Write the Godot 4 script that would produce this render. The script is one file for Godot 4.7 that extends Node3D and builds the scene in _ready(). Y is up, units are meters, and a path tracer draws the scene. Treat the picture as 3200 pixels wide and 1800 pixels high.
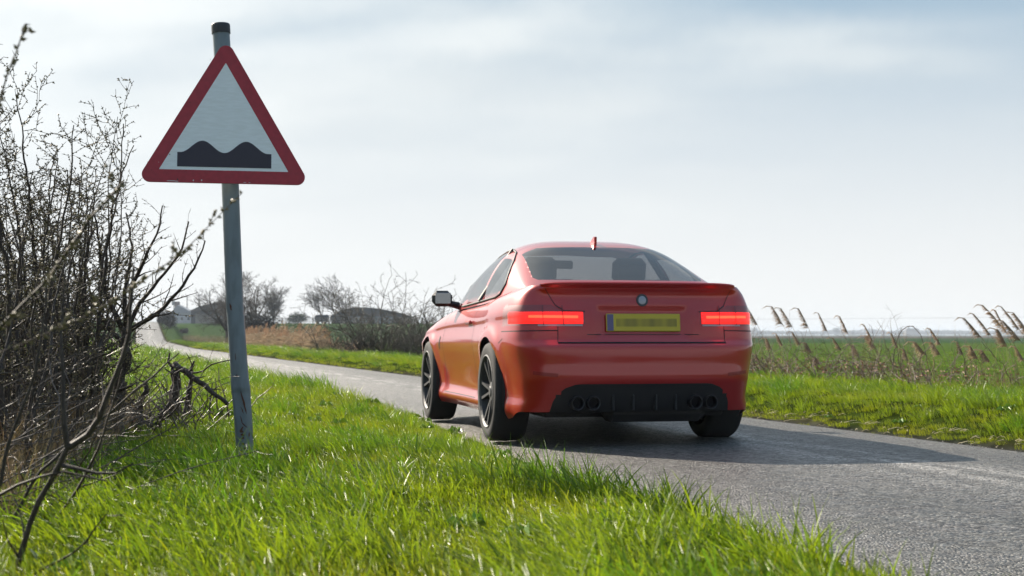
extends Node3D

const TAU_F := 6.28318530718
var rng := RandomNumberGenerator.new()
var fine := FastNoiseLite.new()
var broad := FastNoiseLite.new()
var mats := {}
var taken := {}


# ---------------------------------------------------------------- mesh buffer
class Buf:
	var v := PackedVector3Array()
	var c := PackedColorArray()
	var uv := PackedVector2Array()
	var i := PackedInt32Array()
	var tint := Color.WHITE
	var use_c := false
	var use_uv := false

	func at(p: Vector3, t := Vector2.ZERO) -> int:
		v.append(p)
		if use_c:
			c.append(tint)
		if use_uv:
			uv.append(t)
		return v.size() - 1

	func tri(a: int, b: int, d: int) -> void:
		i.append(a)
		i.append(b)
		i.append(d)

	func quad(a: int, b: int, d: int, e: int) -> void:
		i.append(a)
		i.append(b)
		i.append(d)
		i.append(a)
		i.append(d)
		i.append(e)

	# four corners, clockwise as seen from the front
	func face(a: Vector3, b: Vector3, d: Vector3, e: Vector3) -> void:
		quad(at(a, Vector2(0, 0)), at(b, Vector2(1, 0)), at(d, Vector2(1, 1)), at(e, Vector2(0, 1)))

	# box with axes; bevelled edges when b > 0
	func box(t: Transform3D, s: Vector3, b := 0.0) -> void:
		var h := s * 0.5
		if b <= 0.0:
			var k := []
			for x in [-1, 1]:
				for y in [-1, 1]:
					for z in [-1, 1]:
						k.append(t * Vector3(h.x * x, h.y * y, h.z * z))
			face(k[0], k[1], k[3], k[2])
			face(k[4], k[6], k[7], k[5])
			face(k[0], k[4], k[5], k[1])
			face(k[2], k[3], k[7], k[6])
			face(k[1], k[5], k[7], k[3])
			face(k[0], k[2], k[6], k[4])
			return
		var g := h - Vector3(b, b, b)
		for ax in 3:
			for s1 in [-1.0, 1.0]:
				var q := []
				for w in [[-1, -1], [-1, 1], [1, 1], [1, -1]]:
					var p := Vector3.ZERO
					p[ax] = h[ax] * s1
					p[(ax + 1) % 3] = g[(ax + 1) % 3] * w[0]
					p[(ax + 2) % 3] = g[(ax + 2) % 3] * w[1]
					q.append(t * p)
				if s1 > 0:
					face(q[0], q[1], q[2], q[3])
				else:
					face(q[3], q[2], q[1], q[0])
		for ax in 3:
			var u := (ax + 1) % 3
			var w := (ax + 2) % 3
			for su in [-1.0, 1.0]:
				for sw in [-1.0, 1.0]:
					var q := []
					for e in [[-1.0, 0], [1.0, 0], [1.0, 1], [-1.0, 1]]:
						var p := Vector3.ZERO
						p[ax] = g[ax] * e[0]
						p[u] = (h[u] if e[1] == 0 else g[u]) * su
						p[w] = (g[w] if e[1] == 0 else h[w]) * sw
						q.append(t * p)
					if su * sw < 0:
						face(q[0], q[1], q[2], q[3])
					else:
						face(q[3], q[2], q[1], q[0])
		for x in [-1.0, 1.0]:
			for y in [-1.0, 1.0]:
				for z in [-1.0, 1.0]:
					var p0 := at(t * Vector3(h.x * x, g.y * y, g.z * z))
					var p1 := at(t * Vector3(g.x * x, h.y * y, g.z * z))
					var p2 := at(t * Vector3(g.x * x, g.y * y, h.z * z))
					if x * y * z > 0:
						tri(p0, p2, p1)
					else:
						tri(p0, p1, p2)

	# a tube along points, with a radius at each
	func tube(p: PackedVector3Array, r: PackedFloat32Array, sides := 6, cap := true) -> void:
		var n := p.size()
		if n < 2:
			return
		var d := (p[1] - p[0]).normalized()
		var u := d.cross(Vector3(0.31, 0.77, 0.55) if absf(d.y) < 0.9 else Vector3(1, 0.1, 0)).normalized()
		var first := v.size()
		for k in n:
			var dir := (p[mini(k + 1, n - 1)] - p[maxi(k - 1, 0)]).normalized()
			u = (u - dir * u.dot(dir)).normalized()
			var w := dir.cross(u)
			for s in sides:
				var a := 6.28318530718 * s / sides
				v.append(p[k] + (u * cos(a) + w * sin(a)) * r[k])
				if use_c:
					c.append(tint)
				if use_uv:
					uv.append(Vector2(float(s) / sides, float(k) / (n - 1)))
		for k in n - 1:
			for s in sides:
				var a := first + k * sides + s
				var b := first + k * sides + (s + 1) % sides
				i.append(a)
				i.append(a + sides)
				i.append(b)
				i.append(b)
				i.append(a + sides)
				i.append(b + sides)
		if cap:
			for k in range(1, sides - 1):
				tri(first, first + k, first + k + 1)
				var e := first + (n - 1) * sides
				tri(e, e + k + 1, e + k)

	# turned round the local y axis of t: profile of (radius, height)
	func lathe(t: Transform3D, prof: PackedVector2Array, sides := 24) -> void:
		var first := v.size()
		for q in prof:
			for s in sides:
				var a := 6.28318530718 * s / sides
				at(t * Vector3(q.x * cos(a), q.y, q.x * sin(a)))
		for k in prof.size() - 1:
			for s in sides:
				var a := first + k * sides + s
				var b := first + k * sides + (s + 1) % sides
				quad(a, a + sides, b + sides, b)

	# flat outline in x,y extruded from z0 to z1
	func prism(t: Transform3D, o: PackedVector2Array, z0: float, z1: float) -> void:
		var ix := Geometry2D.triangulate_polygon(o)
		var f := v.size()
		for q in o:
			at(t * Vector3(q.x, q.y, z1), q)
		for k in range(0, ix.size(), 3):
			var ccw := (o[ix[k + 1]] - o[ix[k]]).cross(o[ix[k + 2]] - o[ix[k]]) > 0
			if ccw:
				tri(f + ix[k], f + ix[k + 2], f + ix[k + 1])
			else:
				tri(f + ix[k], f + ix[k + 1], f + ix[k + 2])
		f = v.size()
		for q in o:
			at(t * Vector3(q.x, q.y, z0), q)
		for k in range(0, ix.size(), 3):
			var ccw := (o[ix[k + 1]] - o[ix[k]]).cross(o[ix[k + 2]] - o[ix[k]]) > 0
			if ccw:
				tri(f + ix[k], f + ix[k + 1], f + ix[k + 2])
			else:
				tri(f + ix[k], f + ix[k + 2], f + ix[k + 1])
		for k in o.size():
			var a := o[k]
			var b := o[(k + 1) % o.size()]
			face(t * Vector3(a.x, a.y, z0), t * Vector3(a.x, a.y, z1), t * Vector3(b.x, b.y, z1), t * Vector3(b.x, b.y, z0))

	func mesh(smooth := true) -> ArrayMesh:
		var n := PackedVector3Array()
		if not smooth:
			var v2 := PackedVector3Array()
			var c2 := PackedColorArray()
			var u2 := PackedVector2Array()
			for k in i:
				v2.append(v[k])
				if use_c:
					c2.append(c[k])
				if use_uv:
					u2.append(uv[k])
			v = v2
			c = c2
			uv = u2
			i = PackedInt32Array(range(v.size()))
		n.resize(v.size())
		for k in range(0, i.size(), 3):
			var a := i[k]
			var b := i[k + 1]
			var d := i[k + 2]
			var f := (v[d] - v[a]).cross(v[b] - v[a])
			n[a] += f
			n[b] += f
			n[d] += f
		for k in n.size():
			n[k] = n[k].normalized() if n[k].length_squared() > 1e-24 else Vector3.UP
		var arr := []
		arr.resize(Mesh.ARRAY_MAX)
		arr[Mesh.ARRAY_VERTEX] = v
		arr[Mesh.ARRAY_NORMAL] = n
		if use_c:
			arr[Mesh.ARRAY_COLOR] = c
		if use_uv:
			arr[Mesh.ARRAY_TEX_UV] = uv
		arr[Mesh.ARRAY_INDEX] = i
		var m := ArrayMesh.new()
		m.add_surface_from_arrays(Mesh.PRIMITIVE_TRIANGLES, arr)
		return m


# ---------------------------------------------------------------- naming
func numbered(called: String) -> String:
	if not taken.has(called):
		taken[called] = 0
		return called
	taken[called] += 1
	return "%s_%03d" % [called, taken[called]]


func thing(called: String, label: String, category: String, at := Vector3.ZERO, group := "") -> Node3D:
	var o := Node3D.new()
	o.name = numbered(called)
	o.position = at
	add_child(o, true)
	tag(o, label, category, group)
	return o


func tag(o: Node, label: String, category: String, group := "", kind := "") -> Node:
	if label:
		o.set_meta("label", label)
	if category:
		o.set_meta("category", category)
	if group:
		o.set_meta("group", group)
	if kind:
		o.set_meta("kind", kind)
	return o


func put(called: String, b: Buf, m: Material, parent: Node = null, smooth := true) -> MeshInstance3D:
	return put_mesh(called, b.mesh(smooth), m, parent)


func put_mesh(called: String, me: Mesh, m: Material, parent: Node = null) -> MeshInstance3D:
	var o := MeshInstance3D.new()
	if parent:
		var n := 0
		var nm := called
		while parent.has_node(nm):
			n += 1
			nm = "%s_%03d" % [called, n]
		o.name = nm
	else:
		o.name = numbered(called)
	o.mesh = me
	o.material_override = m
	(parent if parent else self).add_child(o, true)
	return o


func copy(o: Node3D, label := "") -> Node3D:
	var d: Node3D = o.duplicate()
	d.name = numbered(String(o.name).trim_suffix("_000"))
	add_child(d, true)
	if label:
		d.set_meta("label", label)
	return d


# ---------------------------------------------------------------- materials
func lin(r: float, g: float, b: float) -> Color:
	return Color(r, g, b).linear_to_srgb()


func mat(key: String, c: Color, rough := 0.8, metal := 0.0) -> StandardMaterial3D:
	if mats.has(key):
		return mats[key]
	var m := StandardMaterial3D.new()
	m.resource_name = key
	m.albedo_color = c
	m.roughness = rough
	m.metallic = metal
	mats[key] = m
	return m


func noise_tex(freq: float, kind := FastNoiseLite.TYPE_SIMPLEX_SMOOTH, oct := 4, size := 512, ramp: Array = [], s := 1, normal := false, strength := 4.0) -> NoiseTexture2D:
	var f := FastNoiseLite.new()
	f.noise_type = kind
	f.frequency = freq
	f.seed = s
	f.fractal_octaves = oct
	if kind == FastNoiseLite.TYPE_CELLULAR:
		f.cellular_return_type = FastNoiseLite.RETURN_CELL_VALUE if oct == 1 else FastNoiseLite.RETURN_DISTANCE2_SUB
		f.fractal_type = FastNoiseLite.FRACTAL_NONE
	var t := NoiseTexture2D.new()
	t.width = size
	t.height = size
	t.seamless = true
	t.seamless_blend_skirt = 0.15
	t.noise = f
	if normal:
		t.as_normal_map = true
		t.bump_strength = strength
	if ramp.size():
		var g := Gradient.new()
		var off := PackedFloat32Array()
		var col := PackedColorArray()
		for k in ramp:
			off.append(k[0])
			col.append(k[1])
		g.offsets = off
		g.colors = col
		t.color_ramp = g
	return t


# ---------------------------------------------------------------- the lie of the land
func road_x(z: float) -> float:
	# the middle of the lane, measured from its straight far edge
	var q := -z
	return -3.10 - 0.29 * (minf(q, 80.0) - 26.2) - 0.255 * maxf(0.0, q - 80.0)


# the near side of the lane is worn wider just in front of the camera
func worn(z: float) -> float:
	var q := -z
	return lerpf(0.46, -0.15, smoothstep(4.8, 14.0, q)) + 0.05 * smoothstep(14.0, 30.0, q)


func road_side(x: float, z: float) -> float:
	var d := (x - road_x(z)) * 0.96
	return d if d > 0.0 else minf(0.0, d + worn(z) * smoothstep(0.0, -1.0, d))


func road_place(d: float, z: float) -> float:
	var e := worn(z) * smoothstep(0.0, -1.0, d) if d < 0.0 else 0.0
	return road_x(z) + (d - e) / 0.96


# the right verge is broad beside the car and narrows further on
func verge_width(z: float) -> float:
	return lerpf(2.85, 1.65, smoothstep(20.0, 40.0, -z))


func bank(x: float, z: float) -> float:
	var q := -z
	var b := 2.7 * smoothstep(150.0, 228.0, q) + 1.7 * smoothstep(215.0, 470.0, q)
	return b * (1.0 - smoothstep(-8.0, 34.0, x))


const ROAD_HALF := 1.56
const ROAD_LOW := -0.035


func height(x: float, z: float) -> float:
	var d := road_side(x, z)
	var q := -z
	var h := 0.0
	var rough := 1.0
	if d < 0.0:
		h = 0.195 * smoothstep(ROAD_HALF + 0.02, ROAD_HALF + 0.9, -d)
		h -= 0.30 * smoothstep(6.5, 10.0, -d)
	else:
		var rel := d - ROAD_HALF - verge_width(z)
		h = 0.18 * smoothstep(ROAD_HALF + 0.02, ROAD_HALF + 0.9, d)
		h -= 0.85 * smoothstep(0.1, 1.1, rel)
		h += 0.40 * smoothstep(1.9, 3.3, rel)
	rough = smoothstep(ROAD_HALF + 0.05, ROAD_HALF + 0.5, absf(d)) * (1.0 - smoothstep(40.0, 120.0, q))
	h += rough * (0.035 * broad.get_noise_2d(x * 1.6, z * 1.6) + 0.02 * fine.get_noise_2d(x * 2.2, z * 2.2))
	if absf(d) < ROAD_HALF + 0.05:
		h = -0.012 - 0.02 * (d / ROAD_HALF) * (d / ROAD_HALF)
	return h + ROAD_LOW + bank(x, z)


func on_ground(x: float, z: float) -> Vector3:
	return Vector3(x, height(x, z), z)


func _ready() -> void:
	rng.seed = 20240311
	fine.seed = 5
	fine.frequency = 1.0
	broad.seed = 11
	broad.frequency = 0.45
	camera_and_light()
	land()
	road()
	far_country()
	farm()
	grass()
	hedge()
	roadside()
	warning_sign()
	car()


# ---------------------------------------------------------------- camera, sky, sun, air
func camera_and_light() -> void:
	var cam := Camera3D.new()
	cam.name = "camera"
	cam.position = Vector3(0, 0.71, 0)
	cam.rotation.x = atan(117.5 / 3723.0)
	cam.fov = 22.03
	cam.near = 0.1
	cam.far = 9000.0
	var att := CameraAttributesPhysical.new()
	att.frustum_focal_length = 61.64
	att.frustum_focus_distance = 7.2
	att.exposure_aperture = 8.0
	att.frustum_near = 0.1
	att.frustum_far = 9000.0
	cam.attributes = att
	add_child(cam)
	cam.current = true

	var sun := DirectionalLight3D.new()
	sun.name = "sun"
	var az := deg_to_rad(-44.0)
	var el := deg_to_rad(31.0)
	var to_sun := Vector3(sin(az) * cos(el), sin(el), -cos(az) * cos(el))
	sun.look_at_from_position(to_sun * 50.0, Vector3.ZERO)
	sun.light_energy = 1.6
	sun.light_color = Color(1.0, 0.955, 0.885)
	sun.light_angular_distance = 0.55
	sun.shadow_enabled = true
	add_child(sun)

	var env := Environment.new()
	env.background_mode = Environment.BG_SKY
	env.sky = Sky.new()
	var pm := PanoramaSkyMaterial.new()
	pm.panorama = sky_picture(to_sun)
	env.sky.sky_material = pm
	env.tonemap_mode = Environment.TONE_MAPPER_LINEAR
	env.tonemap_exposure = 2.15
	env.sdfgi_enabled = true
	env.ssao_enabled = true
	env.ssil_enabled = true
	env.fog_enabled = true
	env.fog_density = 0.00034
	env.fog_light_color = Color(0.86, 0.90, 0.95)
	var we := WorldEnvironment.new()
	we.name = "world_environment"
	we.environment = env
	add_child(we)


# thin high cloud over a pale blue sky, brighter towards the sun and the horizon
func sky_picture(to_sun: Vector3) -> ImageTexture:
	var w := 1536
	var h := 768
	var wisps := FastNoiseLite.new()
	wisps.seed = 21
	wisps.noise_type = FastNoiseLite.TYPE_SIMPLEX_SMOOTH
	wisps.frequency = 1.0
	wisps.fractal_octaves = 5
	wisps.fractal_gain = 0.52
	wisps.domain_warp_enabled = true
	wisps.domain_warp_amplitude = 0.6
	wisps.domain_warp_frequency = 0.7
	var sheet := FastNoiseLite.new()
	sheet.seed = 8
	sheet.frequency = 0.55
	sheet.fractal_octaves = 3
	var data := PackedFloat32Array()
	data.resize(w * h * 3)
	var k := 0
	var zen := Vector3(0.12, 0.21, 0.35)
	var mid := Vector3(0.160, 0.232, 0.298)
	var hor := Vector3(0.440, 0.445, 0.442)
	for j in h:
		var el := (0.5 - (j + 0.5) / h) * PI
		var sy := sin(el)
		var cy := cos(el)
		for i in w:
			var c := hor * 0.6
			if el > 0.0:
				var a := (i + 0.5) / w * TAU_F
				var d := Vector3(sin(a) * cy, sy, -cos(a) * cy)
				var t := pow(clampf(el / 0.225, 0.0, 1.0), 1.5)
				c = hor.lerp(mid, t)
				c *= 0.95 + 0.05 * smoothstep(-0.6, 0.75, d.dot(to_sun))
				c = c.lerp(zen, clampf((el - 0.225) / 1.0, 0.0, 1.0))
				# height of a sheet of cloud seen from below
				var q := 1.0 / (sy + 0.22)
				var px := d.x * q
				var pz := d.z * q
				var near_sun := maxf(0.0, d.dot(to_sun))
				var veil := 0.5 + 0.5 * sheet.get_noise_2d(px * 1.3 + 3.0, pz * 1.9)
				var wisp := 0.5 + 0.5 * wisps.get_noise_2d(px * 1.1 + pz * 0.5, pz * 2.6 - px * 0.5)
				var cover := smoothstep(0.50, 0.84, near_sun * 0.70 + 0.46 * (veil * 0.5 + wisp * 0.5) - 0.03)
				var away := 0.94 + 0.06 * smoothstep(-0.6, 0.75, d.dot(to_sun))
				var cloud := Vector3(0.410, 0.424, 0.420) * away * (0.90 + 0.20 * wisp) * (1.0 + 0.35 * pow(near_sun, 10.0))
				c = c.lerp(cloud, cover * 0.85 * (0.35 + 0.65 * smoothstep(0.0, 0.22, el)))
				c += Vector3(1.0, 0.98, 0.94) * (0.12 * pow(near_sun, 5.0) + 0.9 * pow(near_sun, 40.0))
			data[k] = c.x
			data[k + 1] = c.y
			data[k + 2] = c.z
			k += 3
	var im := Image.create_from_data(w, h, false, Image.FORMAT_RGBF, data.to_byte_array())
	return ImageTexture.create_from_image(im)


# ---------------------------------------------------------------- ground, road, fields
func rows() -> PackedFloat32Array:
	var r := PackedFloat32Array()
	var q := -14.0
	while q < 4200.0:
		r.append(q)
		if q < 30.0:
			q += 0.3
		elif q < 140.0:
			q += 0.3 + (q - 30.0) * 0.025
		elif q < 480.0:
			q += 6.0
		else:
			q *= 1.10
	return r


func land() -> void:
	var cols := PackedFloat32Array()
	var side := [1.52, 1.6, 1.7, 1.85, 2.05, 2.3, 2.6, 3.0, 3.4, 3.9, 4.3, 4.6, 4.85, 5.1, 5.4, 5.7, 6.1, 6.5, 6.9, 7.3, 7.7, 8.2, 9.0, 10.0, 12.0, 15.0, 19.0, 24.0, 31.0, 40.0, 55.0, 75.0, 110.0, 160.0, 240.0, 380.0, 600.0, 1000.0, 1800.0, 3600.0]
	for k in side.size():
		cols.append(-side[side.size() - 1 - k])
	cols.append(0.0)
	for s in side:
		cols.append(s)
	var rs := rows()
	var b := Buf.new()
	b.use_c = true
	for q in rs:
		var z := -q
		for d in cols:
			var x: float = road_place(d, z)
			var p := Vector3(x, height(x, z), z)
			b.tint = ground_tint(d, x, z)
			b.at(p)
	var n := cols.size()
	for r in rs.size() - 1:
		for k in n - 1:
			var a := r * n + k
			b.quad(a, a + n, a + n + 1, a + 1)
	var m := mat("ground", Color.WHITE, 0.95)
	m.vertex_color_use_as_albedo = true
	m.albedo_texture = noise_tex(0.02, FastNoiseLite.TYPE_SIMPLEX_SMOOTH, 5, 512, [[0.2, Color(0.62, 0.62, 0.62)], [0.8, Color(1, 1, 1)]], 3)
	m.uv1_triplanar = true
	m.uv1_world_triplanar = true
	m.uv1_scale = Vector3(0.31, 0.31, 0.31)
	m.specular_mode = BaseMaterial3D.SPECULAR_DISABLED
	tag(put("ground", b, m), "", "", "", "structure")


func ground_tint(d: float, x: float, z: float) -> Color:
	var q := -z
	var soil := Color(0.115, 0.085, 0.058)
	var turf := Color(0.034, 0.050, 0.010)
	var field := Color(0.072, 0.122, 0.016)
	var c := soil.lerp(turf, smoothstep(ROAD_HALF + 0.03, ROAD_HALF + 0.20 + 0.10 * fine.get_noise_2d(x, z), absf(d)))
	if absf(d) < ROAD_HALF + 0.05:
		return Color(0.05, 0.05, 0.05)
	# beyond the reach of single blades the turf itself shows its green
	c = c.lerp(Color(0.075, 0.125, 0.012), smoothstep(20.0, 75.0, q) * smoothstep(1.7, 2.1, absf(d)) * 0.9)
	var rel := d - ROAD_HALF - verge_width(z)
	if rel > 0.0:
		var ditch := Color(0.075, 0.062, 0.036)
		c = c.lerp(ditch, smoothstep(0.0, 0.5, rel))
		c = c.lerp(field, smoothstep(2.6, 3.6, rel))
	if d < -4.0:
		c = c.lerp(Color(0.060, 0.115, 0.014), smoothstep(-4.0, -6.5, d))
	if bank(x, z) < 0.4 and d > 8.0:
		if q > 178.0:
			c = Color(0.035, 0.075, 0.02)
		if q > 420.0:
			c = Color(0.085, 0.062, 0.04)
		if q > 900.0:
			c = Color(0.03, 0.055, 0.02)
	if bank(x, z) > 0.05 and absf(d) > 2.0:
		c = Color(0.048, 0.085, 0.032).lerp(Color(0.060, 0.094, 0.034), 0.5 + 0.5 * broad.get_noise_2d(x * 0.1, z * 0.1))
	return c


func road() -> void:
	var b := Buf.new()
	b.use_c = true
	b.use_uv = true
	var rs := PackedFloat32Array()
	var q := -12.0
	while q < 640.0:
		rs.append(q)
		q += 0.10 if q < 18.0 and q > 2.0 else (0.35 if q < 40.0 else 0.8 + (q - 40.0) * 0.03)
	var m := 34
	for r in rs:
		var z: float = -r
		for k in m + 1:
			var t := float(k) / m * 2.0 - 1.0
			var edge := 0.0
			if k == 0 or k == m:
				edge = 0.05 * fine.get_noise_2d(z * 1.7, t * 9.0) + 0.03 * fine.get_noise_2d(z * 6.0, t * 9.0)
			var d := t * (ROAD_HALF + 0.0) + (signf(t) * edge if edge != 0.0 else 0.0)
			var x := road_place(d, z)
			var y := ROAD_LOW + 0.012 - 0.022 * t * t + bank(x, z)
			if k == 0 or k == m:
				y -= 0.015
			# worn, bleached streaks run along the lane; darker rubbed wheel paths beside them
			var along := fine.get_noise_2d(d * 5.2, z * 0.42)
			var along2 := fine.get_noise_2d(d * 11.0 + 40.0, z * 0.8)
			var patch := broad.get_noise_2d(d * 1.4 + 9.0, z * 0.5)
			var wear := exp(-pow((d - 0.18) / 0.30, 2.0))
			var v := 0.195 + 0.05 * patch + 0.035 * along
			v += 0.30 * wear * smoothstep(0.05, 0.55, along + along2 * 0.8 + 0.18)
			v -= 0.040 * exp(-pow((absf(d) - 0.95) / 0.3, 2.0))
			var c := Color(v * 1.03, v, v * 0.96)
			c = c.lerp(Color(0.12, 0.09, 0.062), 0.8 * smoothstep(0.90, 1.0, absf(t) + 0.07 * fine.get_noise_2d(d * 6.0, z * 3.0)))
			b.tint = c
			b.at(Vector3(x, y, z), Vector2(d, z))
	for r in rs.size() - 1:
		for k in m:
			var a := r * (m + 1) + k
			b.quad(a, a + m + 1, a + m + 2, a + 1)
	var a := mat("asphalt", Color.WHITE, 0.62)
	a.vertex_color_use_as_albedo = true
	a.albedo_texture = noise_tex(0.085, FastNoiseLite.TYPE_CELLULAR, 1, 1024, [[0.0, Color(0.26, 0.25, 0.25)], [0.35, Color(0.60, 0.59, 0.58)], [0.7, Color(0.80, 0.79, 0.77)], [1.0, Color(1, 1, 1)]], 4)
	a.uv1_scale = Vector3(1.0 / 1.15, 1.0 / 1.15, 1)
	a.heightmap_enabled = true
	a.heightmap_scale = 0.9
	a.heightmap_texture = noise_tex(0.085, FastNoiseLite.TYPE_CELLULAR, 2, 1024, [], 4)
	a.heightmap_flip_texture = false
	a.roughness_texture = noise_tex(0.02, FastNoiseLite.TYPE_SIMPLEX, 4, 512, [[0.2, Color(0.72, 0.72, 0.72)], [0.8, Color(1, 1, 1)]], 9)
	a.roughness_texture_channel = BaseMaterial3D.TEXTURE_CHANNEL_RED
	tag(put("road", b, a), "", "", "", "structure")
	# loose grit and crumbs of mud along both edges and down the middle
	var r := RandomNumberGenerator.new()
	r.seed = 303
	var grit := Buf.new()
	grit.use_c = true
	for k in 5200:
		var z: float = -3.2 - 22.0 * pow(r.randf(), 1.6)
		var w := r.randf()
		var d := 0.0
		if w < 0.42:
			d = ROAD_HALF - absf(r.randfn(0.0, 0.16))
		elif w < 0.84:
			d = -ROAD_HALF + absf(r.randfn(0.0, 0.18))
		else:
			d = r.randf_range(-1.3, 1.3)
		var x := road_place(d, z)
		var t := d / ROAD_HALF
		var s := 0.0016 + 0.0042 * pow(r.randf(), 3.0)
		var o := Vector3(x, ROAD_LOW + 0.012 - 0.022 * t * t + s * 0.3, z)
		var v2 := r.randf_range(0.08, 0.34)
		grit.tint = Color(v2 * 1.08, v2, v2 * 0.88)
		var foot := []
		for e in 4:
			var an := TAU_F * e / 4 + r.randf() * 0.9
			foot.append(grit.at(o + Vector3(cos(an) * s, -s * 0.4, sin(an) * s)))
		var top := grit.at(o + Vector3(r.randf_range(-0.3, 0.3) * s, s * r.randf_range(0.5, 0.9), 0))
		for e in 4:
			grit.tri(foot[e], foot[(e + 1) % 4], top)
	var gmat := mat("grit", Color.WHITE, 0.9)
	gmat.vertex_color_use_as_albedo = true
	tag(put("road_grit", grit, gmat, null, false), "", "", "", "stuff")


# ---------------------------------------------------------------- branching plants
class Branches:
	var wood := Buf.new()
	var buds := Buf.new()
	var rng := RandomNumberGenerator.new()
	var wander := 0.22
	var lift := 0.05
	var spread := 0.9
	var ratio := 0.62
	var thin := 0.55
	var levels := 3
	var every := 0.16
	var step := 0.06
	var min_r := 0.0012
	var bud_size := 0.0
	var bud_every := 0.05
	var thorn := 0.0
	var sway := Vector3.ZERO

	func any_side(d: Vector3) -> Vector3:
		var r := Vector3(rng.randf_range(-1, 1), rng.randf_range(-1, 1), rng.randf_range(-1, 1))
		r -= d * r.dot(d)
		return r.normalized() if r.length() > 0.01 else d.cross(Vector3(0.3, 0.5, 0.8)).normalized()

	func bud(p: Vector3, d: Vector3, s: float) -> void:
		var u := any_side(d)
		var w := d.cross(u)
		var a := buds.at(p - d * s * 0.2)
		var t := buds.at(p + d * s * 1.2)
		var k := []
		for q in 4:
			var g := 1.5707963 * q
			k.append(buds.at(p + d * s * 0.35 + (u * cos(g) + w * sin(g)) * s * 0.42))
		for q in 4:
			buds.tri(a, k[q], k[(q + 1) % 4])
			buds.tri(t, k[(q + 1) % 4], k[q])

	# follow a path that was given, then let side shoots spring from it
	func along(path: PackedVector3Array, r0: float, r1: float, level := 0, shoots := true) -> void:
		var p := PackedVector3Array()
		var cv := Curve3D.new()
		for k in path.size():
			var t := (path[mini(k + 1, path.size() - 1)] - path[maxi(k - 1, 0)]) * 0.18
			cv.add_point(path[k], -t, t)
		var total := cv.get_baked_length()
		var n := maxi(3, int(total / step))
		for k in n + 1:
			var q := cv.sample_baked(total * k / n)
			if k > 0 and k < n:
				q += Vector3(rng.randf_range(-1, 1), rng.randf_range(-1, 1), rng.randf_range(-1, 1)) * r0 * 0.35
			p.append(q)
		finish(p, r0, r1, level, total, shoots)

	func grow(from: Vector3, dir: Vector3, length: float, r0: float, level: int) -> void:
		var p := PackedVector3Array()
		var n := clampi(int(length / step), 2, 24)
		var seg := length / n
		var d := dir.normalized()
		var q := from
		p.append(q)
		for k in n:
			d = (d + any_side(d) * wander * rng.randf() + Vector3.UP * lift + sway * 0.1).normalized()
			q += d * seg
			p.append(q)
		finish(p, r0, maxf(min_r * 0.7, r0 * (0.30 if level < levels else 0.5)), level, length, true)

	func finish(p: PackedVector3Array, r0: float, r1: float, level: int, length: float, shoots: bool) -> void:
		var n := p.size()
		var r := PackedFloat32Array()
		for k in n:
			r.append(lerpf(r0, r1, pow(float(k) / (n - 1), 0.8)) * (1.0 + 0.10 * rng.randf_range(-1, 1)))
		wood.tube(p, r, 7 if r0 > 0.012 else (5 if r0 > 0.004 else 3), r0 > 0.006)
		if bud_size > 0.0 and level >= 1:
			var m := int(length / bud_every)
			for k in m:
				var f := rng.randf() * (n - 1.001)
				var a := int(f)
				var dd := (p[a + 1] - p[a]).normalized()
				bud(p[a].lerp(p[a + 1], f - a), (any_side(dd) + dd * 0.5).normalized(), bud_size * rng.randf_range(0.6, 1.3))
		if thorn > 0.0 and level >= 1:
			for k in int(length / 0.06):
				var f := rng.randf() * (n - 1.001)
				var a := int(f)
				var o := p[a].lerp(p[a + 1], f - a)
				var dd := (any_side((p[a + 1] - p[a]).normalized()) + (p[a + 1] - p[a]).normalized() * 0.35).normalized()
				wood.tube(PackedVector3Array([o, o + dd * thorn * rng.randf_range(0.5, 1.2)]), PackedFloat32Array([minf(r0, 0.0016), 0.0003]), 3, false)
		if level >= levels or not shoots:
			return
		var count := maxi(1, int(length / (every * pow(0.72, level)) * rng.randf_range(0.75, 1.2)))
		for k in count:
			var f := lerpf(0.14, 1.0, (k + rng.randf()) / count) * (n - 1.001)
			var a := int(f)
			var dd := (p[a + 1] - p[a]).normalized()
			var rr: float = lerpf(r[a], r[a + 1], f - a)
			var s := any_side(dd)
			if s.y < 0.0:
				s.y *= 0.45
			var nd := (dd * (1.0 - spread * 0.45) + s * spread + sway).normalized()
			var ll := length * ratio * rng.randf_range(0.45, 1.05) * (1.0 - 0.45 * f / n)
			grow(p[a].lerp(p[a + 1], f - a), nd, ll, maxf(min_r, rr * thin * rng.randf_range(0.7, 1.1)), level + 1)


func bark(key: String, c: Color, rough := 0.7) -> StandardMaterial3D:
	if mats.has(key):
		return mats[key]
	var m := mat(key, c, rough)
	m.albedo_texture = noise_tex(0.03, FastNoiseLite.TYPE_SIMPLEX_SMOOTH, 5, 256, [[0.25, Color(0.55, 0.5, 0.47)], [0.75, Color(1, 1, 1)]], 17)
	m.uv1_triplanar = true
	m.uv1_scale = Vector3(14, 5, 14)
	return m


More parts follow.
